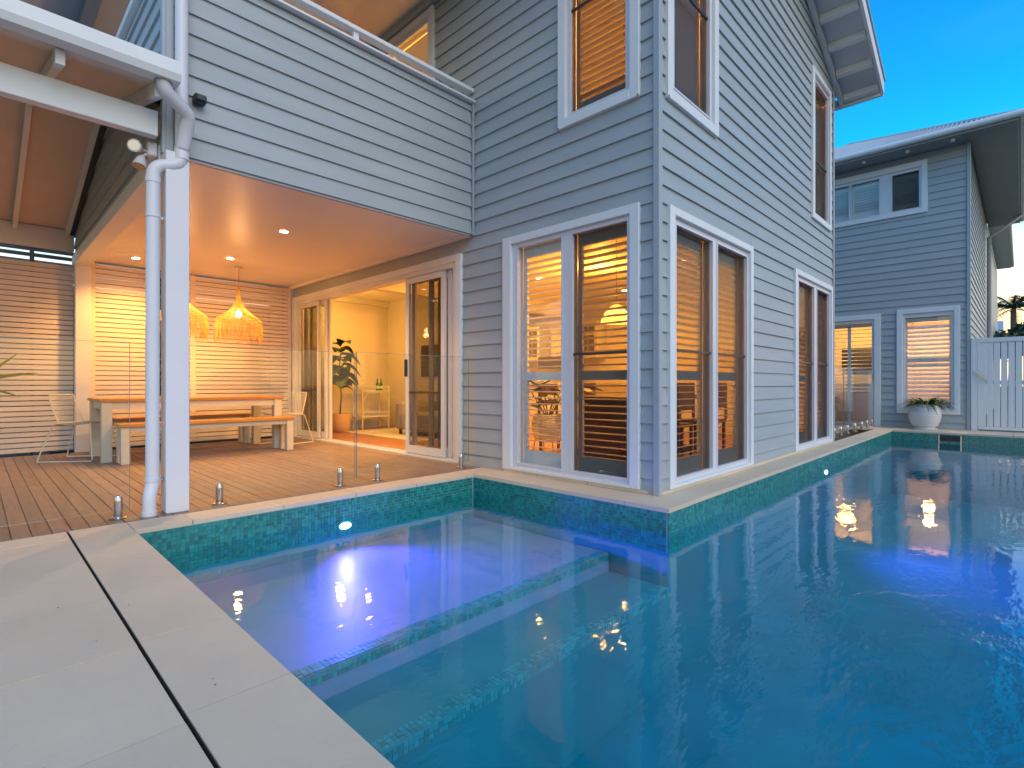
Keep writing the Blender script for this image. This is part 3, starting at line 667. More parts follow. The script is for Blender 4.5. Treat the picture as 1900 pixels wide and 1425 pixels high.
# ================================================================ REAR HOUSE
RH = thing('rear_house', (15.5, 3, 0), 'grey two storey weatherboard house with hipped metal roof at the far end of the pool', 'house')
FW1 = (.865, 1.886, .295, 2.47); FD = (2.17, 4.1, 0, 2.42); FU = (1.375, 4.3, 4.43, 5.51)
fw = core(RH, F, .75, 6.5, -.1, 5.75, [cut(h, .05) for h in (FW1, FD, FU)]); fw['label'] = 'front wall of the rear house'
boards(fw, F, .765, 6.4, -.02, 5.72, [FW1, FD, FU])
fs = core(RH, FS, 13.7, 20, -.1, 5.75, []); boards(fs, FS, 13.66, 20, -.02, 5.72)
fs['label'] = 'side wall of the rear house'
mb = MB(); F.box(mb, .708, .765, -.01, .014, 0, 5.72, .004); mb.build('corner_trim', trimg, RH)
mb = MB(); FS.box(mb, 13.602, 13.66, -.01, .012, 0, 5.72, .004); mb.build('corner_trim', trimg, RH)
window(RH, F, FW1, (.40, 2.30), [(.99, 1.765)], shutters=(.088, .09), rail=1.40, tilt=-60, trim=(.09, .10, .10, .09), label='tall glowing window behind the white pot')
window(RH, F, FU, (4.55, 5.34), [(1.50, 1.98), (2.18, 2.72), (2.74, 3.3)], screens=(0,), shutters=(.060, .082), tilt=-58, trim=(.10, .10, .12, .10))
mb = MB(); F.box(mb, 2.17, 2.28, -.03, .02, 0, 2.42, .004); F.box(mb, 2.28, 4.1, -.03, .02, 2.31, 2.42, .004); F.box(mb, 3.99, 4.1, -.03, .02, 0, 2.31)
fd = mb.build('glazed_door', white, RH)
mb = MB(); F.box(mb, 2.28, 2.33, -.1, -.01, .04, 2.31); F.box(mb, 2.33, 3.99, -.1, -.01, 2.25, 2.31); F.box(mb, 2.28, 3.99, -.1, .0, 0, .04); mb.build('frame', alu, fd)
mb = MB(); F.box(mb, 2.33, 3.99, -.07, -.065, .04, 2.25); mb.build('pane', glass, fd)
mb = MB(); F.box(mb, 2.29, 2.32, .0, .03, 1.0, 1.12); mb.build('handle', darkm, fd)
mb = MB(); F.box(mb, 2.74, 2.80, -.14, -.115, .05, 2.18); F.box(mb, 2.33, 3.99, -.14, -.115, 2.16, 2.25); mb.build('shutter_frame', shut, fd)
f = None; z = .75
while z < 2.12:
    for (a, b) in ((2.35, 2.74), (2.80, 3.4)):
        MB().prism([F.P(a, -.16, z + .01), F.P(a, -.13, z + .004), F.P(a, -.10, z - .01), F.P(a, -.13, z - .004)], (0, b - a, 0)).build('louvre', shut, fd)
    z += .085
# rooms of the rear house
box('room_floor', woodf, RH, 13.75, 19, .9, 6.4, -.02, .02); box('room_ceiling', ceili, RH, 13.75, 19, .9, 6.4, 2.6, 2.7)
box('room_wall', inner, RH, 17.0, 17.1, .9, 6.4, .02, 2.6)
box('room_divider', inner, RH, 13.75, 17, 2.0, 2.06, .02, 2.6); box('room_wall', inner, RH, 13.75, 19, 6.4, 6.5, 0, 5.7); box('upper_room_wall', inner, RH, 15.5, 15.6, .9, 6.4, 2.7, 5.7)
box('counter', cabm, RH, 15.0, 15.6, 2.2, 4.6, .02, .92); box('wall_screen', darkm, RH, 16.95, 16.99, 2.5, 3.6, 1.2, 1.9)
# hipped roof
EY0, EX0, EZ, SL = .02, 13.05, 5.78, .461
hy = 3.3; rz = EZ + SL * (hy)
p0 = (EX0, EY0, EZ); p1 = (EX0, 6.6, EZ); p2 = (21.5, EY0, EZ); p3 = (21.5, 6.6, EZ); r0 = (EX0 + hy, EY0 + hy, rz); r1 = (18.2, EY0 + hy, rz)
mb = MB(); mb.add([p0, p1, p2, p3, r0, r1], [(0, 4, 1), (0, 2, 5, 4), (1, 4, 5, 3), (2, 3, 5)]); mb.build('roof_underlay', roofm, RH)
# corrugations as real ribs
rb = MB(); yy = EY0 + .05
while yy < 6.4:
    L_ = min(yy - EY0, 6.62 - yy) ; L_ = max(.05, min(L_, hy)); rb.prism([(EX0 - .02, yy, EZ + .002), (EX0 - .02, yy + .038, EZ + .002), (EX0 - .02, yy + .019, EZ + .028)], (L_, 0, L_ * SL)); yy += .076
xx = EX0 + .06
while xx < 20.5:
    L_ = max(.05, min(xx - EX0, hy)); rb.prism([(xx, EY0 - .02, EZ + .002), (xx + .038, EY0 - .02, EZ + .002), (xx + .019, EY0 - .02, EZ + .028)], (0, L_, L_ * SL)); xx += .076
tag(rb.build('corrugation_ribs', roofm, RH), kind='stuff')
MB().tube([p0, r0], .05, 8).build('hip_cap', roofm, RH)
def gut(a, b): MB().tube([a, b], .062, 12).build('gutter', white, RH, smooth=True)
gut((EX0 - .05, EY0 - .06, EZ - .04), (EX0 - .05, 6.6, EZ - .04)); gut((EX0 - .05, EY0 - .04, EZ - .04), (21.5, EY0 - .04, EZ - .04))
box('fascia', trimg, RH, EX0, EX0 + .03, EY0, 6.6, EZ - .13, EZ - .01); box('fascia', trimg, RH, EX0 + .03, 21.5, EY0, EY0 + .03, EZ - .13, EZ - .01)
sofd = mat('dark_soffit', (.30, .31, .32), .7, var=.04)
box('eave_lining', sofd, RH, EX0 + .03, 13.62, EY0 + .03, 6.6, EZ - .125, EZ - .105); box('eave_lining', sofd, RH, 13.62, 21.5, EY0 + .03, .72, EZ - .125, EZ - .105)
for k, yy in enumerate((.95, 1.65, 2.4, 3.15)):
    MB().lathe([(.035, 0), (.035, .05), (.02, .06)], (13.2, yy, EZ - .185), 12).build('eave_light', white, RH, smooth=True)
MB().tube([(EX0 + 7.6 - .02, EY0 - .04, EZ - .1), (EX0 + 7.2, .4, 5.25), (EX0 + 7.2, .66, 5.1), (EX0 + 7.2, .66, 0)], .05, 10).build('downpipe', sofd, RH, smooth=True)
# lower wing seen past the side wall
box('wing_wall', siding, RH, 20.01, 31, .74, 5, 0, 5.7)
box('wing_eave', soffit, RH, 21.6, 30, .30, .74, 5.72, 5.82); MB().tube([(21.6, .26, 5.80), (30, .26, 5.80)], .06, 10).build('gutter', white, RH, smooth=True)

# ================================================================ WHITE PICKET GATE AND FENCE
def picket(t, y0, y1, x, z0, z1, fr_=.05):
    y = y0; f = None
    while y - .088 > y1:
        if f is None: f = box('picket', white, t, x - .012, x + .010, y - .088, y, z0, z1, c=.002); y00 = y
        else: rep(f, (0, y - y00, 0))
        y -= .1
t = thing('gate', (13.6, .55, 0), 'white vertical picket gate with dark latch bar beside the rear house corner', 'gate')
picket(t, .575, -.42, 13.585, .09, 1.70)
box('top_rail', white, t, 13.56, 13.61, -.45, .60, 1.705, 1.79, c=.004); box('bottom_rail', white, t, 13.56, 13.61, -.45, .60, .03, .085, c=.004)
box('back_rail', white, t, 13.60, 13.63, -.45, .60, .9, .97); box('stile', white, t, 13.565, 13.61, .578, .60, .09, 1.70)
MB().tube([(13.54, .66, 1.17), (13.54, .46, .96)], .012, 6).build('latch', steel, t)
t = thing('gate_post', (13.6, .65, 0), 'white square post between the rear house wall and the picket gate', 'post')
box('shaft', white, t, 13.57, 13.66, .607, .70, 0, 1.80, c=.004)
t = thing('picket_fence', (13.6, -1.8, 0), 'white picket fence continuing from the gate at the right edge', 'fence')
picket(t, -.50, -3.2, 13.585, .05, 1.70); box('top_rail', white, t, 13.56, 13.61, -3.2, -.48, 1.705, 1.79); box('bottom_rail', white, t, 13.56, 13.61, -3.2, -.48, .0, .045)

# ================================================================ PATIO FURNITURE
def farm_table(nm, x0, x1, y0, y1, h, leg, th, lab, cat, boards_n, ap=.09):
    t = thing(nm, ((x0 + x1) / 2, (y0 + y1) / 2, 0), lab, cat)
    w = (y1 - y0) / boards_n
    for i in range(boards_n): box('top_board', tabletop, t, x0, x1, y0 + i * w + .001, y0 + (i + 1) * w - .001, h - th, h, c=.002)
    for xx in (x0 + .02, x1 - .02 - leg):
        for yy in (y0 + .02, y1 - .02 - leg): box('leg', tablew, t, xx, xx + leg, yy, yy + leg, .001, h - th - .001, c=.003)
    for yy in (y0 + .04, y1 - .065): box('apron', tablew, t, x0 + .02 + leg, x1 - .02 - leg, yy, yy + .025, h - th - ap, h - th - .001)
    for xx in (x0 + .04, x1 - .065): box('apron', tablew, t, xx, xx + .025, y0 + .02 + leg, y1 - .02 - leg, h - th - ap, h - th - .001)
    return t
farm_table('dining_table', 1.0, 3.07, 7.50, 8.42, .735, .10, .035, 'long dining table with orange timber top and chunky cream legs on the deck', 'table', 6)
farm_table('bench', 1.13, 3.10, 7.18, 7.50, .455, .085, .035, 'orange topped bench nearest the pool in front of the dining table', 'bench', 2, .06)
farm_table('bench', 1.10, 3.0, 8.50, 8.82, .455, .085, .035, 'orange topped bench on the far side of the dining table against the slat screen', 'bench', 2, .06)

def wire_chair(x, y, face, lab):
    t = thing('wire_chair', (x, y, 0), lab, 'chair', 'cream wire chairs at the ends of the dining table')
    s = face
    P = lambda a, b, z: (x + s * a, y + b, z)
    for b in (-.25, .25):
        MB().tube([P(.22, b * .82, .44), P(.27, b, .03), P(.26, b, .009), P(-.30, b, .009), P(-.30, b, .02), P(-.17, b * .8, .43)], .007, 8).build('leg', wire, t, smooth=True)
    MB().tube([P(.22, -.205, .445), P(.22, .205, .445)], .007, 8).build('cross_rod', wire, t, smooth=True)
    MB().tube([P(-.17, -.2, .43), P(-.17, .2, .43)], .007, 8).build('cross_rod', wire, t, smooth=True)
    # woven shell: profile from front of seat, over the seat, up the back
    def prof(k):
        if k < .45: q = k / .45; return (.23 - .37 * q, .445 - .03 * math.sin(q * math.pi * .5))
        q = (k - .45) / .55; return (-.14 - .045 * math.sin(q * math.pi / 2) - .07 * q, .415 + .36 * q + .015 * (1 - q))
    def sh(k, w):
        a, z = prof(k); hw = .225 - .02 * abs(k - .3); 
        return P(a + (.05 if k > .45 else 0) * abs(w) ** 2, w * hw, z + (.035 if k < .45 else .0) * abs(w) ** 2 * (1 if k < .45 else 0))
    for nm, k0, k1 in (('seat', 0, .45), ('backrest', .47, 1)):
        m = MB()
        for i in range(15):
            w = -1 + 2 * i / 14; m.tube([sh(k0 + (k1 - k0) * j / 8, w) for j in range(9)], .0021 if 0 < i < 14 else .0065, 4, cap=False)
        nn = 15 if nm == 'backrest' else 12
        for j in range(nn):
            k = k0 + (k1 - k0) * j / (nn - 1); m.tube([sh(k, -1 + 2 * i / 8) for i in range(9)], .0021 if 0 < j < nn - 1 else .006, 4, cap=False)
        m.build(nm, wire, t)
    return t
wire_chair(.90, 8.10, 1, 'cream wire chair at the left end of the dining table').rotation_euler.z = R(-37)
wire_chair(3.33, 8.05, -1, 'cream wire chair at the right end of the dining table near the sliding door').rotation_euler.z = R(22)

# pendants
def pendant(x, y, lab):
    t = thing('pendant_lamp', (x, y, 2.57), lab, 'pendant lamp', 'woven fringe pendants over the dining table')
    MB().lathe([(.055, -.02), (.055, 0)], (x, y, 2.575), 20).build('ceiling_rose', white, t, smooth=True)
    MB().tube([(x, y, 2.56), (x, y, 2.02)], .004, 6).build('cord', strawm, t)
    m = MB(); prof = [(.012, 2.30), (.018, 2.17), (.04, 2.08), (.075, 2.01), (.125, 1.95), (.185, 1.90), (.245, 1.86), (.29, 1.82), (.30, 1.77)]
    n = 64
    for i in range(n):
        q = 2 * math.pi * i / n; tw = .5
        m.tube([(x + r * math.cos(q + tw * k / 8), y + r * math.sin(q + tw * k / 8), z) for k, (r, z) in enumerate(prof)], .0026, 3, cap=False)
        m.tube([(x + r * math.cos(q - tw * k / 8), y + r * math.sin(q - tw * k / 8), z) for k, (r, z) in enumerate(prof)], .0026, 3, cap=False)
    for r, z in prof[2:]:
        m.tube([(x + r * math.cos(a / 24 * 2 * math.pi), y + r * math.sin(a / 24 * 2 * math.pi), z) for a in range(25)], .004, 4, cap=False)
    m.build('shade', strawm, t)
    m = MB()
    for i in range(150):
        q = 2 * math.pi * i / 150 + random.uniform(-.01, .01); r = .30 * random.uniform(.92, 1.03); l = random.uniform(.20, .30); z = 1.80 + random.uniform(-.03, .02)
        m.tube([(x + r * .96 * math.cos(q), y + r * .96 * math.sin(q), z), (x + r * 1.03 * math.cos(q + random.uniform(-.03, .03)), y + r * 1.03 * math.sin(q), z - l * .4), (x + r * 1.0 * math.cos(q + random.uniform(-.05, .05)), y + r * 1.0 * math.sin(q), z - l)], .0034, 3, cap=False)
    tag(m.build('fringe', strawm, t), kind='stuff')
    MB().lathe([(.005, -.045), (.028, -.03), (.035, 0), (.028, .03), (.015, .055)], (x, y, 1.90), 14).build('bulb', bulbm, t, smooth=True)
    lamp('pendant_light', 'POINT', (x, y, 1.82), 24, (1, .44, .12), .05, t)
pendant(2.645, 8.02, 'woven straw fringe pendant over the right half of the dining table')
pendant(1.94, 8.02, 'woven straw fringe pendant partly hidden behind the white post')
def downlight(x, y, z, lab, e, grp='recessed downlights in the patio ceiling', col=(1, .48, .12), sp=140):
    t = thing('downlight', (x, y, z), lab, 'downlight', grp)
    MB().lathe([(.058, -.006), (.058, .0), (.044, .0), (.044, -.006)], (x, y, z), 24, cap=False).build('trim_ring', white, t)
    MB().lathe([(.043, -.004), (.043, -.001)], (x, y, z), 24).build('lens', lensm, t)
    lamp('downlight_lamp', 'SPOT', (x, y, z - .03), e, col, .04, t, spot=sp, aim=(0, 0, -1), blend=.8)
downlight(2.365, 5.77, 2.573, 'bright recessed downlight nearest the pool in the deck ceiling', 170)
downlight(2.376, 7.52, 2.573, 'recessed downlight above the dining table just before the pendants', 170)
downlight(1.5, 8.4, 2.573, 'recessed downlight at the left back of the deck ceiling hidden by the post', 150)

# ================================================================ INDOOR THINGS
def dl_in(x, y, where, e=150, z=2.615, sp=165):
    downlight(x, y, z, 'small round indoor ceiling light ' + where, e, 'ceiling lights inside the house', (1, .42, .06), sp)
for x, y, where in ((4.9, 3.2, 'over the dining corner by the corner windows'), (6.9, 3.4, 'over the far end of the indoor table'), (6.4, 5.6, 'at the near end of the kitchen island'), (8.3, 5.2, 'at the near end of the kitchen cabinets'), (8.0, 7.9, 'at the far end of the kitchen cabinets'), (4.9, 6.2, 'just inside the right half of the sliding door')): dl_in(x, y, where)
dl_in(5.0, 8.5, 'in front of the bar cart', 35)
lamp('room_fill_light', 'POINT', (6.4, 4.4, 2.35), 240, (1, .40, .05), .10, HO); lamp('room_fill_light', 'POINT', (4.5, 8.6, 2.35), 26, (1, .52, .10), .07, HO)  # bare point lights added to brighten the ground floor rooms, no fittings
lamp('room_fill_light', 'POINT', (6.2, 3.6, 4.7), 520, (1, .40, .06), .2, HO); lamp('room_fill_light', 'POINT', (5.2, 6.6, 4.9), 260, (1, .43, .07), .15, HO)  # upstairs fill, likewise added without a fitting
lamp('room_fill_light', 'POINT', (14.6, 1.45, 1.6), 125, (1, .48, .20), .12, RH); lamp('room_fill_light', 'POINT', (15.6, 3.2, 2.2), 90, (1, .5, .12), .15, RH)  # added fill lights so the rear house windows glow

t = thing('fiddle_leaf_fig', (4.74, 9.02, .02), 'tall dark fiddle leaf fig in a tan pot inside the open sliding door', 'plant')
MB().lathe([(.13, 0), (.17, .05), (.19, .2), (.18, .30), (.165, .34), (.15, .33)], (4.74, 9.05, .021), 24).build('pot', potb, t, smooth=True)
stem = MB().tube([(4.74, 9.05, .33), (4.76, 9.04, .7), (4.73, 9.06, 1.1), (4.75, 9.05, 1.55)], [.016, .013, .011, .006], 7).build('stem', bark, t, smooth=True)
def leaf_blade(m, base, d, ln, wd, droop=.25, fold=.12, seg=7, tipp=1.0, up=V((0, 0, 1))):
    d = V(d).normalized(); side = d.cross(up)
    if side.length < .05: side = V((1, 0, 0))
    side.normalize(); nn = side.cross(d); k = len(m.v)
    for i in range(seg + 1):
        q = i / seg; p = V(base) + d * ln * q - V((0, 0, 1)) * droop * ln * q * q
        w = wd * (math.sin(math.pi * min(1, q ** .75)) ** .8 if tipp == 1 else (1 - q ** 2.2)) * .5 + .0015
        if tipp == 1: w *= (.75 + .5 * q)
        m.v += [tuple(p - side * w + nn * fold * w), tuple(p), tuple(p + side * w + nn * fold * w)]
    for i in range(seg):
        a = k + i * 3; m.f += [(a, a + 1, a + 4, a + 3), (a + 1, a + 2, a + 5, a + 4)]
f_ = 0
for i in range(24):
    z = .80 + .036 * i; q = i * 2.4; m = MB(); leaf_blade(m, (4.75, 9.05, z), (math.cos(q) * .9, math.sin(q) * .6 - .25, random.uniform(-.1, .9)), random.uniform(.26, .38), .30, .7, .4)
    m.build('leaf', leafd, t, smooth=True)

t = thing('bar_cart', (5.5, 9.25, .02), 'white rattan bar cart with two shelves against the living room wall', 'cart')
for xx in (5.22, 5.80):
    for yy in (9.08, 9.42): MB().tube([(xx, yy, .03), (xx, yy, .86)], .013, 8).build('post', white, t, smooth=True)
for z in (.26, .76):
    box('shelf', white, t, 5.20, 5.82, 9.06, 9.44, z, z + .018); box('rail', white, t, 5.20, 5.82, 9.065, 9.08, z + .09, z + .105); box('rail', white, t, 5.20, 5.82, 9.42, 9.435, z + .09, z + .105)
for z in (.26,):
    for k in range(12): MB().tube([(5.24 + k * .048, 9.07, z), (5.24 + k * .048, 9.07, z + .10)], .005, 5).build('spindle', white, t)
MB().tube([(5.22, 9.08, .55), (5.32, 9.08, .72), (5.51, 9.08, .745)], .009, 6).build('brace', white, t); MB().tube([(5.80, 9.08, .55), (5.70, 9.08, .72), (5.51, 9.08, .745)], .009, 6).build('brace', white, t)
for i, (xx, lab) in enumerate(((5.63, 'green glass bottle on the bar cart, left of the pair'), (5.71, 'green glass bottle on the bar cart, right of the pair'))):
    t = thing('bottle', (xx, 9.22, .78), lab, 'bottle', 'green bottles on the bar cart')
    MB().lathe([(.032, 0), (.035, .01), (.035, .11), (.022, .15), (.012, .18), (.012, .23)], (xx, 9.22, .779), 14).build('body', green_glass, t, smooth=True)
    MB().lathe([(.0362, .03), (.0362, .08)], (xx, 9.22, .779), 14, cap=False).build('wrapper', white, t)
t = tag(box('rug', rugm, None, 4.75, 6.0, 6.6, 9.0, .022, .032), 'cream rug on the timber living room floor', 'rug')
t = thing('sofa', (5.6, 7.1, .02), 'grey fabric sofa behind the right sliding door glass', 'sofa')
box('seat', sofam, t, 5.15, 6.0, 6.2, 7.7, .12, .42, c=.04); box('backrest', sofam, t, 5.9, 6.08, 6.2, 7.7, .15, .78, c=.04); box('arm', sofam, t, 5.15, 6.0, 7.7, 7.88, .12, .60, c=.04); box('arm', sofam, t, 5.15, 6.0, 6.02, 6.2, .12, .60, c=.04)
for xx in (5.2, 5.9):
    for yy in (6.1, 7.78): box('leg', brown, t, xx, xx + .04, yy, yy + .04, .0225, .12)
t = thing('television', (6.08, 7.9, 1.4), 'dark flat television on the living room wall behind the sliding door glass', 'television')
box('screen', darkm, t, 6.055, 6.095, 7.3, 8.35, 1.05, 1.65, c=.004)
box('curtain', sofam, HO, 4.06, 4.10, 5.02, 5.24, .03, 2.55)

# dining corner seen through the shutters
t = thing('indoor_table', (5.9, 3.6, .02), 'dark timber dining table inside behind the corner windows', 'table')
box('tabletop', brown, t, 5.0, 6.9, 3.1, 4.1, .72, .76, c=.004)
for xx in (5.3, 6.5): box('trestle_leg', brown, t, xx, xx + .08, 3.25, 3.95, .10, .72); box('foot', brown, t, xx - .05, xx + .13, 3.15, 4.05, .0225, .10)
box('stretcher', brown, t, 5.38, 6.5, 3.57, 3.63, .30, .38)
def ichair(x, y, s, lab):
    t = thing('indoor_chair', (x, y, .02), lab, 'chair', 'dark chairs round the indoor dining table')
    box('seat', brown, t, x - .22, x + .22, y - .21, y + .21, .43, .47, c=.01)
    box('backrest', brown, t, x - .2, x + .2, y + s * .2, y + s * .225, .62, .92, c=.008)
    for a in (-.2, .17):
        for b in (-.2, .17): box('leg', brown, t, x + a, x + a + .03, y + b, y + b + .03, .0225, .43)
    for a in (-.2, .17): box('back_stile', brown, t, x + a, x + a + .03, y + s * .2, y + s * .225, .47, .62)
ichair(5.45, 2.85, -1, 'dark chair nearest the corner on the pool side of the indoor table'); ichair(6.35, 2.85, -1, 'dark chair farther along the pool side of the indoor table')
ichair(5.45, 4.4, 1, 'dark chair nearest the plant on the inner side of the indoor table'); ichair(6.35, 4.4, 1, 'dark chair farther along the inner side of the indoor table')
t = thing('indoor_pendant', (5.25, 3.4, 2.6), 'pale dome pendant glowing inside above the indoor dining table', 'pendant lamp')
MB().tube([(5.25, 3.4, 2.61), (5.25, 3.4, 1.86)], .004, 6).build('cord', darkm, t)
MB().lathe([(.02, .22), (.06, .20), (.13, .12), (.18, .02), (.19, 0)], (5.25, 3.4, 1.62), 24, cap=False).build('shade', strawm, t, smooth=True)
MB().lathe([(.004, -.04), (.03, -.02), (.035, .01), (.02, .04)], (5.25, 3.4, 1.70), 12).build('bulb', bulbm, t, smooth=True)
lamp('pendant_light', 'POINT', (5.25, 3.4, 1.60), 40, (1, .50, .15), .04, t)
t = thing('indoor_planter', (4.55, 3.85, .02), 'rattan planter on legs holding broad dark leaves behind the left corner window', 'plant')
m = MB()
for k in range(12): m.lathe([(.155 + .03 * math.sin(k / 11 * 3.1), .25 + .025 * k), (.163 + .03 * math.sin(k / 11 * 3.1), .262 + .025 * k), (.155 + .03 * math.sin(k / 11 * 3.1), .27 + .025 * k)], (4.55, 3.85, .02), 20, cap=False)
m.build('basket', wire, t)
for k in range(4):
    q = k * math.pi / 2 + .4; MB().tube([(4.55 + .15 * math.cos(q), 3.85 + .15 * math.sin(q), .30), (4.55 + .2 * math.cos(q), 3.85 + .2 * math.sin(q), .025)], .009, 6).build('leg', wire, t)
for i in range(13):
    q = i * 2.4; st = V((4.55, 3.85, .5)); d = V((math.cos(q), math.sin(q), 1.5)).normalized(); e = st + d * random.uniform(.1, .50)
    MB().tube([st, e], .006, 5).build('stalk', leafd, t); m = MB(); leaf_blade(m, e, (math.cos(q), math.sin(q), .4), random.uniform(.38, .52), .26, .4); m.build('leaf', leafd, t, smooth=True)
# kitchen wall
t = thing('kitchen_cabinet', (9.0, 7.2, .02), 'cream kitchen cabinets with glazed upper doors on the far indoor wall', 'cabinet')
box('base_unit', cabm, t, 8.6, 9.18, 5.2, 9.2, .0225, .88); box('worktop', stone, t, 8.56, 9.19, 5.15, 9.2, .885, .925)
box('range_hood', brown, t, 8.75, 9.19, 7.05, 7.7, 1.25, 1.50)
for y0 in (6.2, 7.75):
    up = box('upper_unit', cabm, t, 8.85, 9.19, y0, y0 + .85, 1.45, 2.2)
    for a in (0, 1):
        for r_ in range(3):
            for c_ in range(2): box('glazing', panem, up, 8.84, 8.8495, y0 + .06 + a * .40 + c_ * .165, y0 + .06 + a * .40 + c_ * .165 + .14, 1.52 + r_ * .215, 1.52 + r_ * .215 + .18)
t = thing('kitchen_island', (7.4, 6.8, .02), 'cream kitchen island bench inside the lit house', 'island')
box('body', cabm, t, 7.0, 7.7, 5.6, 7.9, .0225, .88); box('worktop', stone, t, 6.95, 7.75, 5.55, 7.95, .885, .925)

# ================================================================ OUTDOOR PLANTS
t = thing('pot_plant', (13.2, 1.39, 0), 'strappy green plant spilling from a ribbed white urn below the glowing window', 'plant')
cx_, cy_ = 13.27, 1.385
prof = [(.16, 0), (.17, .03), (.15, .055)]
for k in range(13):
    q = k / 12; r = .165 + .095 * math.sin(math.pi * (.12 + .72 * q)); z = .07 + .40 * q; prof += [(r, z), (r + .006, z + .012)]
prof += [(.185, .49), (.20, .505), (.17, .51), (.165, .46)]
MB().lathe(prof, (cx_, cy_, .001), 32).build('urn', potw, t, smooth=True)
MB().lathe([(.20, 0), (.215, .015), (.205, .02)], (cx_, cy_, .0005), 24).build('saucer', potw, t, smooth=True)
for i in range(95):
    q = random.uniform(0, 2 * math.pi); el = random.uniform(.45, 1.7); m = MB(); ln = random.uniform(.34, .56)
    leaf_blade(m, (cx_ + .09 * math.cos(q), cy_ + .09 * math.sin(q), .47), (math.cos(q), math.sin(q), el), ln, .036, random.uniform(.45, .9), .9, 7, 0)
    m.build('leaf', leafg, t)

t = thing('agave', (-.16, 4.95, 0), 'yellow green spiky agave reaching in from the left edge of the deck', 'plant')
MB().lathe([(.17, 0), (.22, .3), (.24, .45), (.21, .45)], (-.16, 4.95, .001), 20).build('pot', potw, t, smooth=True)
MB().tube([(-.16, 4.95, .42), (-.16, 4.95, .85)], [.05, .04], 9).build('stem', bark, t, smooth=True)
def spike(base, tip, w, nm='leaf', sag=.06):
    base, tip = V(base), V(tip); d = tip - base; m = MB(); side = d.cross(V((0, 0, 1))).normalized(); up = side.cross(d).normalized(); n = 9
    for i in range(n + 1):
        q = i / n; p = base + d * q + V((0, 0, 1)) * sag * math.sin(math.pi * q); ww = w * (.6 + .9 * q - 1.5 * q ** 3) * .5 + .001
        m.v += [tuple(p - side * ww + up * ww * .45), tuple(p - up * .004), tuple(p + side * ww + up * ww * .45)]
    for i in range(n): a = i * 3; m.f += [(a, a + 1, a + 4, a + 3), (a + 1, a + 2, a + 5, a + 4)]
    m.build(nm, leafy, t)
bz = V((-.16, 4.95, .85))
spike(bz, (.32, 5.0, .985), .12, sag=.015); spike(bz, (.215, 5.0, 1.12), .11, sag=-.05); spike(bz, (.22, 4.93, .82), .08, sag=.04)
for i in range(22):
    q = i * 2.4; spike(bz, bz + V((-abs(math.cos(q)) * .55 - .02, math.sin(q) * .5, random.uniform(-.1, .6))), .07)

t = thing('trailing_vine', (1.95, 8.95, 0), 'dark narrow vine climbing the slat screen in the gap between post and downpipe', 'plant')
MB().tube([(1.915, 8.98, .02), (1.93, 8.96, .9), (1.90, 8.99, 1.7), (1.92, 8.97, 2.5)], .012, 6).build('stem', bark, t)
m = MB()
for i in range(420):
    z = random.uniform(.75, 2.53); q = random.uniform(0, 6.28); leaf_blade(m, (1.92 + .03 * math.cos(q), 8.95, z), (math.cos(q), -abs(math.sin(q)) * .5, random.uniform(-.6, .4)), random.uniform(.07, .13), .045, .4, .2, 3)
tag(m.build('foliage', leafd, t), kind='stuff')

# ================================================================ BEYOND THE GATE
def palm(x, y, h, lab, n=22, ln=2.0):
    t = thing('palm_tree', (x, y, -.14), lab, 'palm tree')
    MB().tube([(x, y, -.14), (x + .1, y, h * .5), (x, y, h)], [.2, .14, .12], 10).build('trunk', bark, t, smooth=True)
    m = MB()
    for i in range(n):
        q = i * 2.4 + random.uniform(-.2, .2); el = random.uniform(-.1, 1.1) if i < n * .75 else random.uniform(1, 2); d = V((math.cos(q), math.sin(q), el)).normalized(); L_ = ln * random.uniform(.85, 1.1); pts = []
        for k in range(13): s = k / 12; pts.append(V((x, y, h)) + d * L_ * s + V((0, 0, -1)) * L_ * .55 * s * s)
        m.tube(pts, [.022 * (1 - .8 * k / 12) for k in range(13)], 4)
        for k in range(2, 13):
            ax = (pts[k] - pts[k - 1]).normalized(); sd2 = ax.cross(V((0, 0, 1))).normalized()
            for e in (0, .33, .66):
                b = pts[k - 1].lerp(pts[k], e)
                for s2 in (-1, 1):
                    l2 = .42 * math.sin(math.pi * min(.95, (k + e) / 13.5)) + .08; tip = b + (sd2 * s2 + ax * .7 - V((0, 0, random.uniform(.3, .8)))).normalized() * l2; wv = ax * .022
                    m.add([b - wv, b + wv, tip], [(0, 1, 2)])
    m.build('crown', leafd, t)
palm(38.6, .30, 4.9, 'tall palm silhouetted against the cream sky above the picket gate')
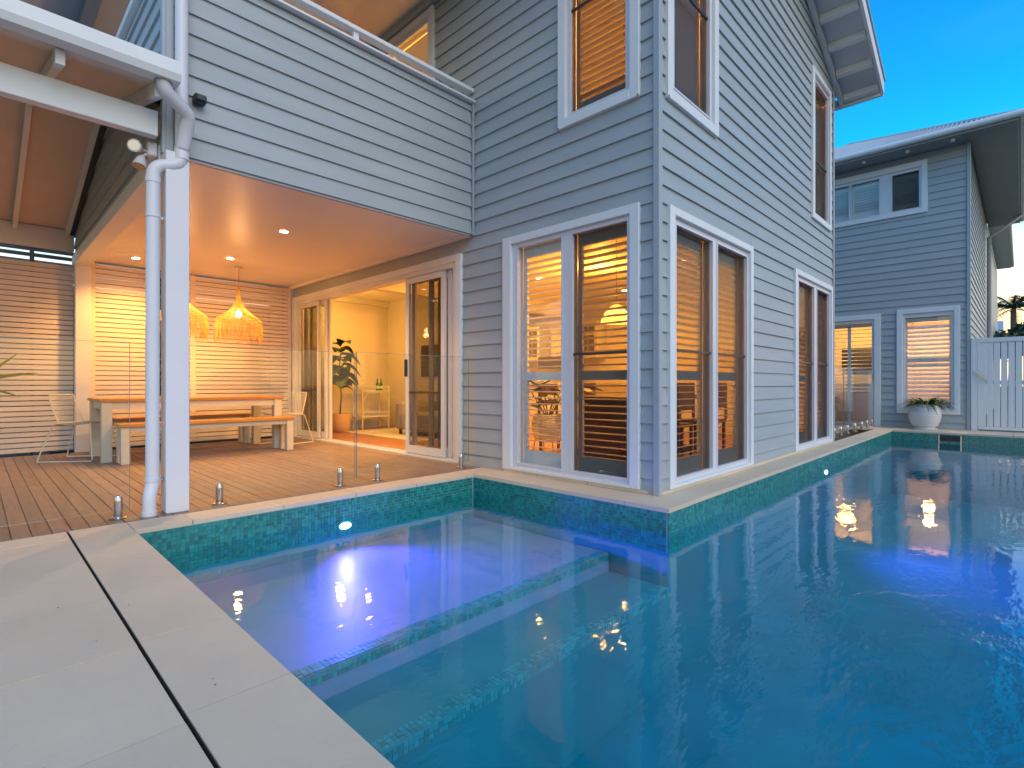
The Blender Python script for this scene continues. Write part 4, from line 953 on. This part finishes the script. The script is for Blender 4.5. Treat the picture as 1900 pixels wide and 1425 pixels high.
def tree(nm, x, y, h, rad, lab, n=2600, sz=.22, cz=.6):
    t = thing(nm, (x, y, -.14), lab, 'tree')
    MB().tube([(x, y, -.14), (x + .1, y, h * .4), (x, y, h * .75)], [.16, .11, .05], 8).build('trunk', bark, t, smooth=True)
    cl = [(x + random.uniform(-1, 1) * rad * .7, y + random.uniform(-1, 1) * rad * .7, h * cz + random.uniform(-.45, .5) * rad * .8, rad * random.uniform(.28, .5)) for _ in range(16)]
    m = MB()
    for i in range(n):
        c = random.choice(cl); d = V((random.gauss(0, 1), random.gauss(0, 1), random.gauss(0, .8))).normalized() * c[3] * random.uniform(.55, 1.08); p = V(c[:3]) + d
        a = V((random.gauss(0, 1), random.gauss(0, 1), random.gauss(0, 1))).normalized(); b = a.cross(d.normalized() + V((.01, .02, 0))).normalized(); s = sz * random.uniform(.5, 1.1)
        m.add([p - a * s, p + b * s * .45, p + a * s, p - b * s * .45], [(0, 1, 2, 3)])
    m.build('crown', leafd, t)
tree('tree', 30.5, -.9, 4.3, 1.25, 'dark leafy tree under the palm at the right edge')
tree('bush', 27.2, .25, 2.9, .8, 'low rounded bush above the gate beside the rear house', 1600, .16, .8)
tree('tree', 33, -5, 5.2, 2.2, 'large dark tree beyond the picket fence outside the right edge')
t = thing('neighbour_house', (34, 3, 0), 'pale roof of a distant neighbour house just above the gate', 'house')
box('wall', inner, t, 31, 37, .9, 7, -.14, 2.6); MB().prism([(30.7, .6, 2.6), (34, .6, 3.9), (37.3, .6, 2.6)], (0, 6.6, 0)).build('roof', roofm, t)

# small dry leaf scraps on the paving
m = MB()
for i in range(26):
    x = random.uniform(-1.2, .66); y = random.uniform(1.2, 4.1); a = random.uniform(0, 6.28); l = random.uniform(.003, .008); ca, sa = math.cos(a) * l, math.sin(a) * l
    m.add([(x - ca, y - sa, .003), (x + sa * .4, y - ca * .4, .004), (x + ca, y + sa, .0035), (x - sa * .4, y + ca * .4, .005)], [(0, 1, 2, 3)])
tag(m.build('leaf_litter', bark), 'tiny dry leaf scraps scattered on the pale paving', 'leaf litter', kind='stuff')
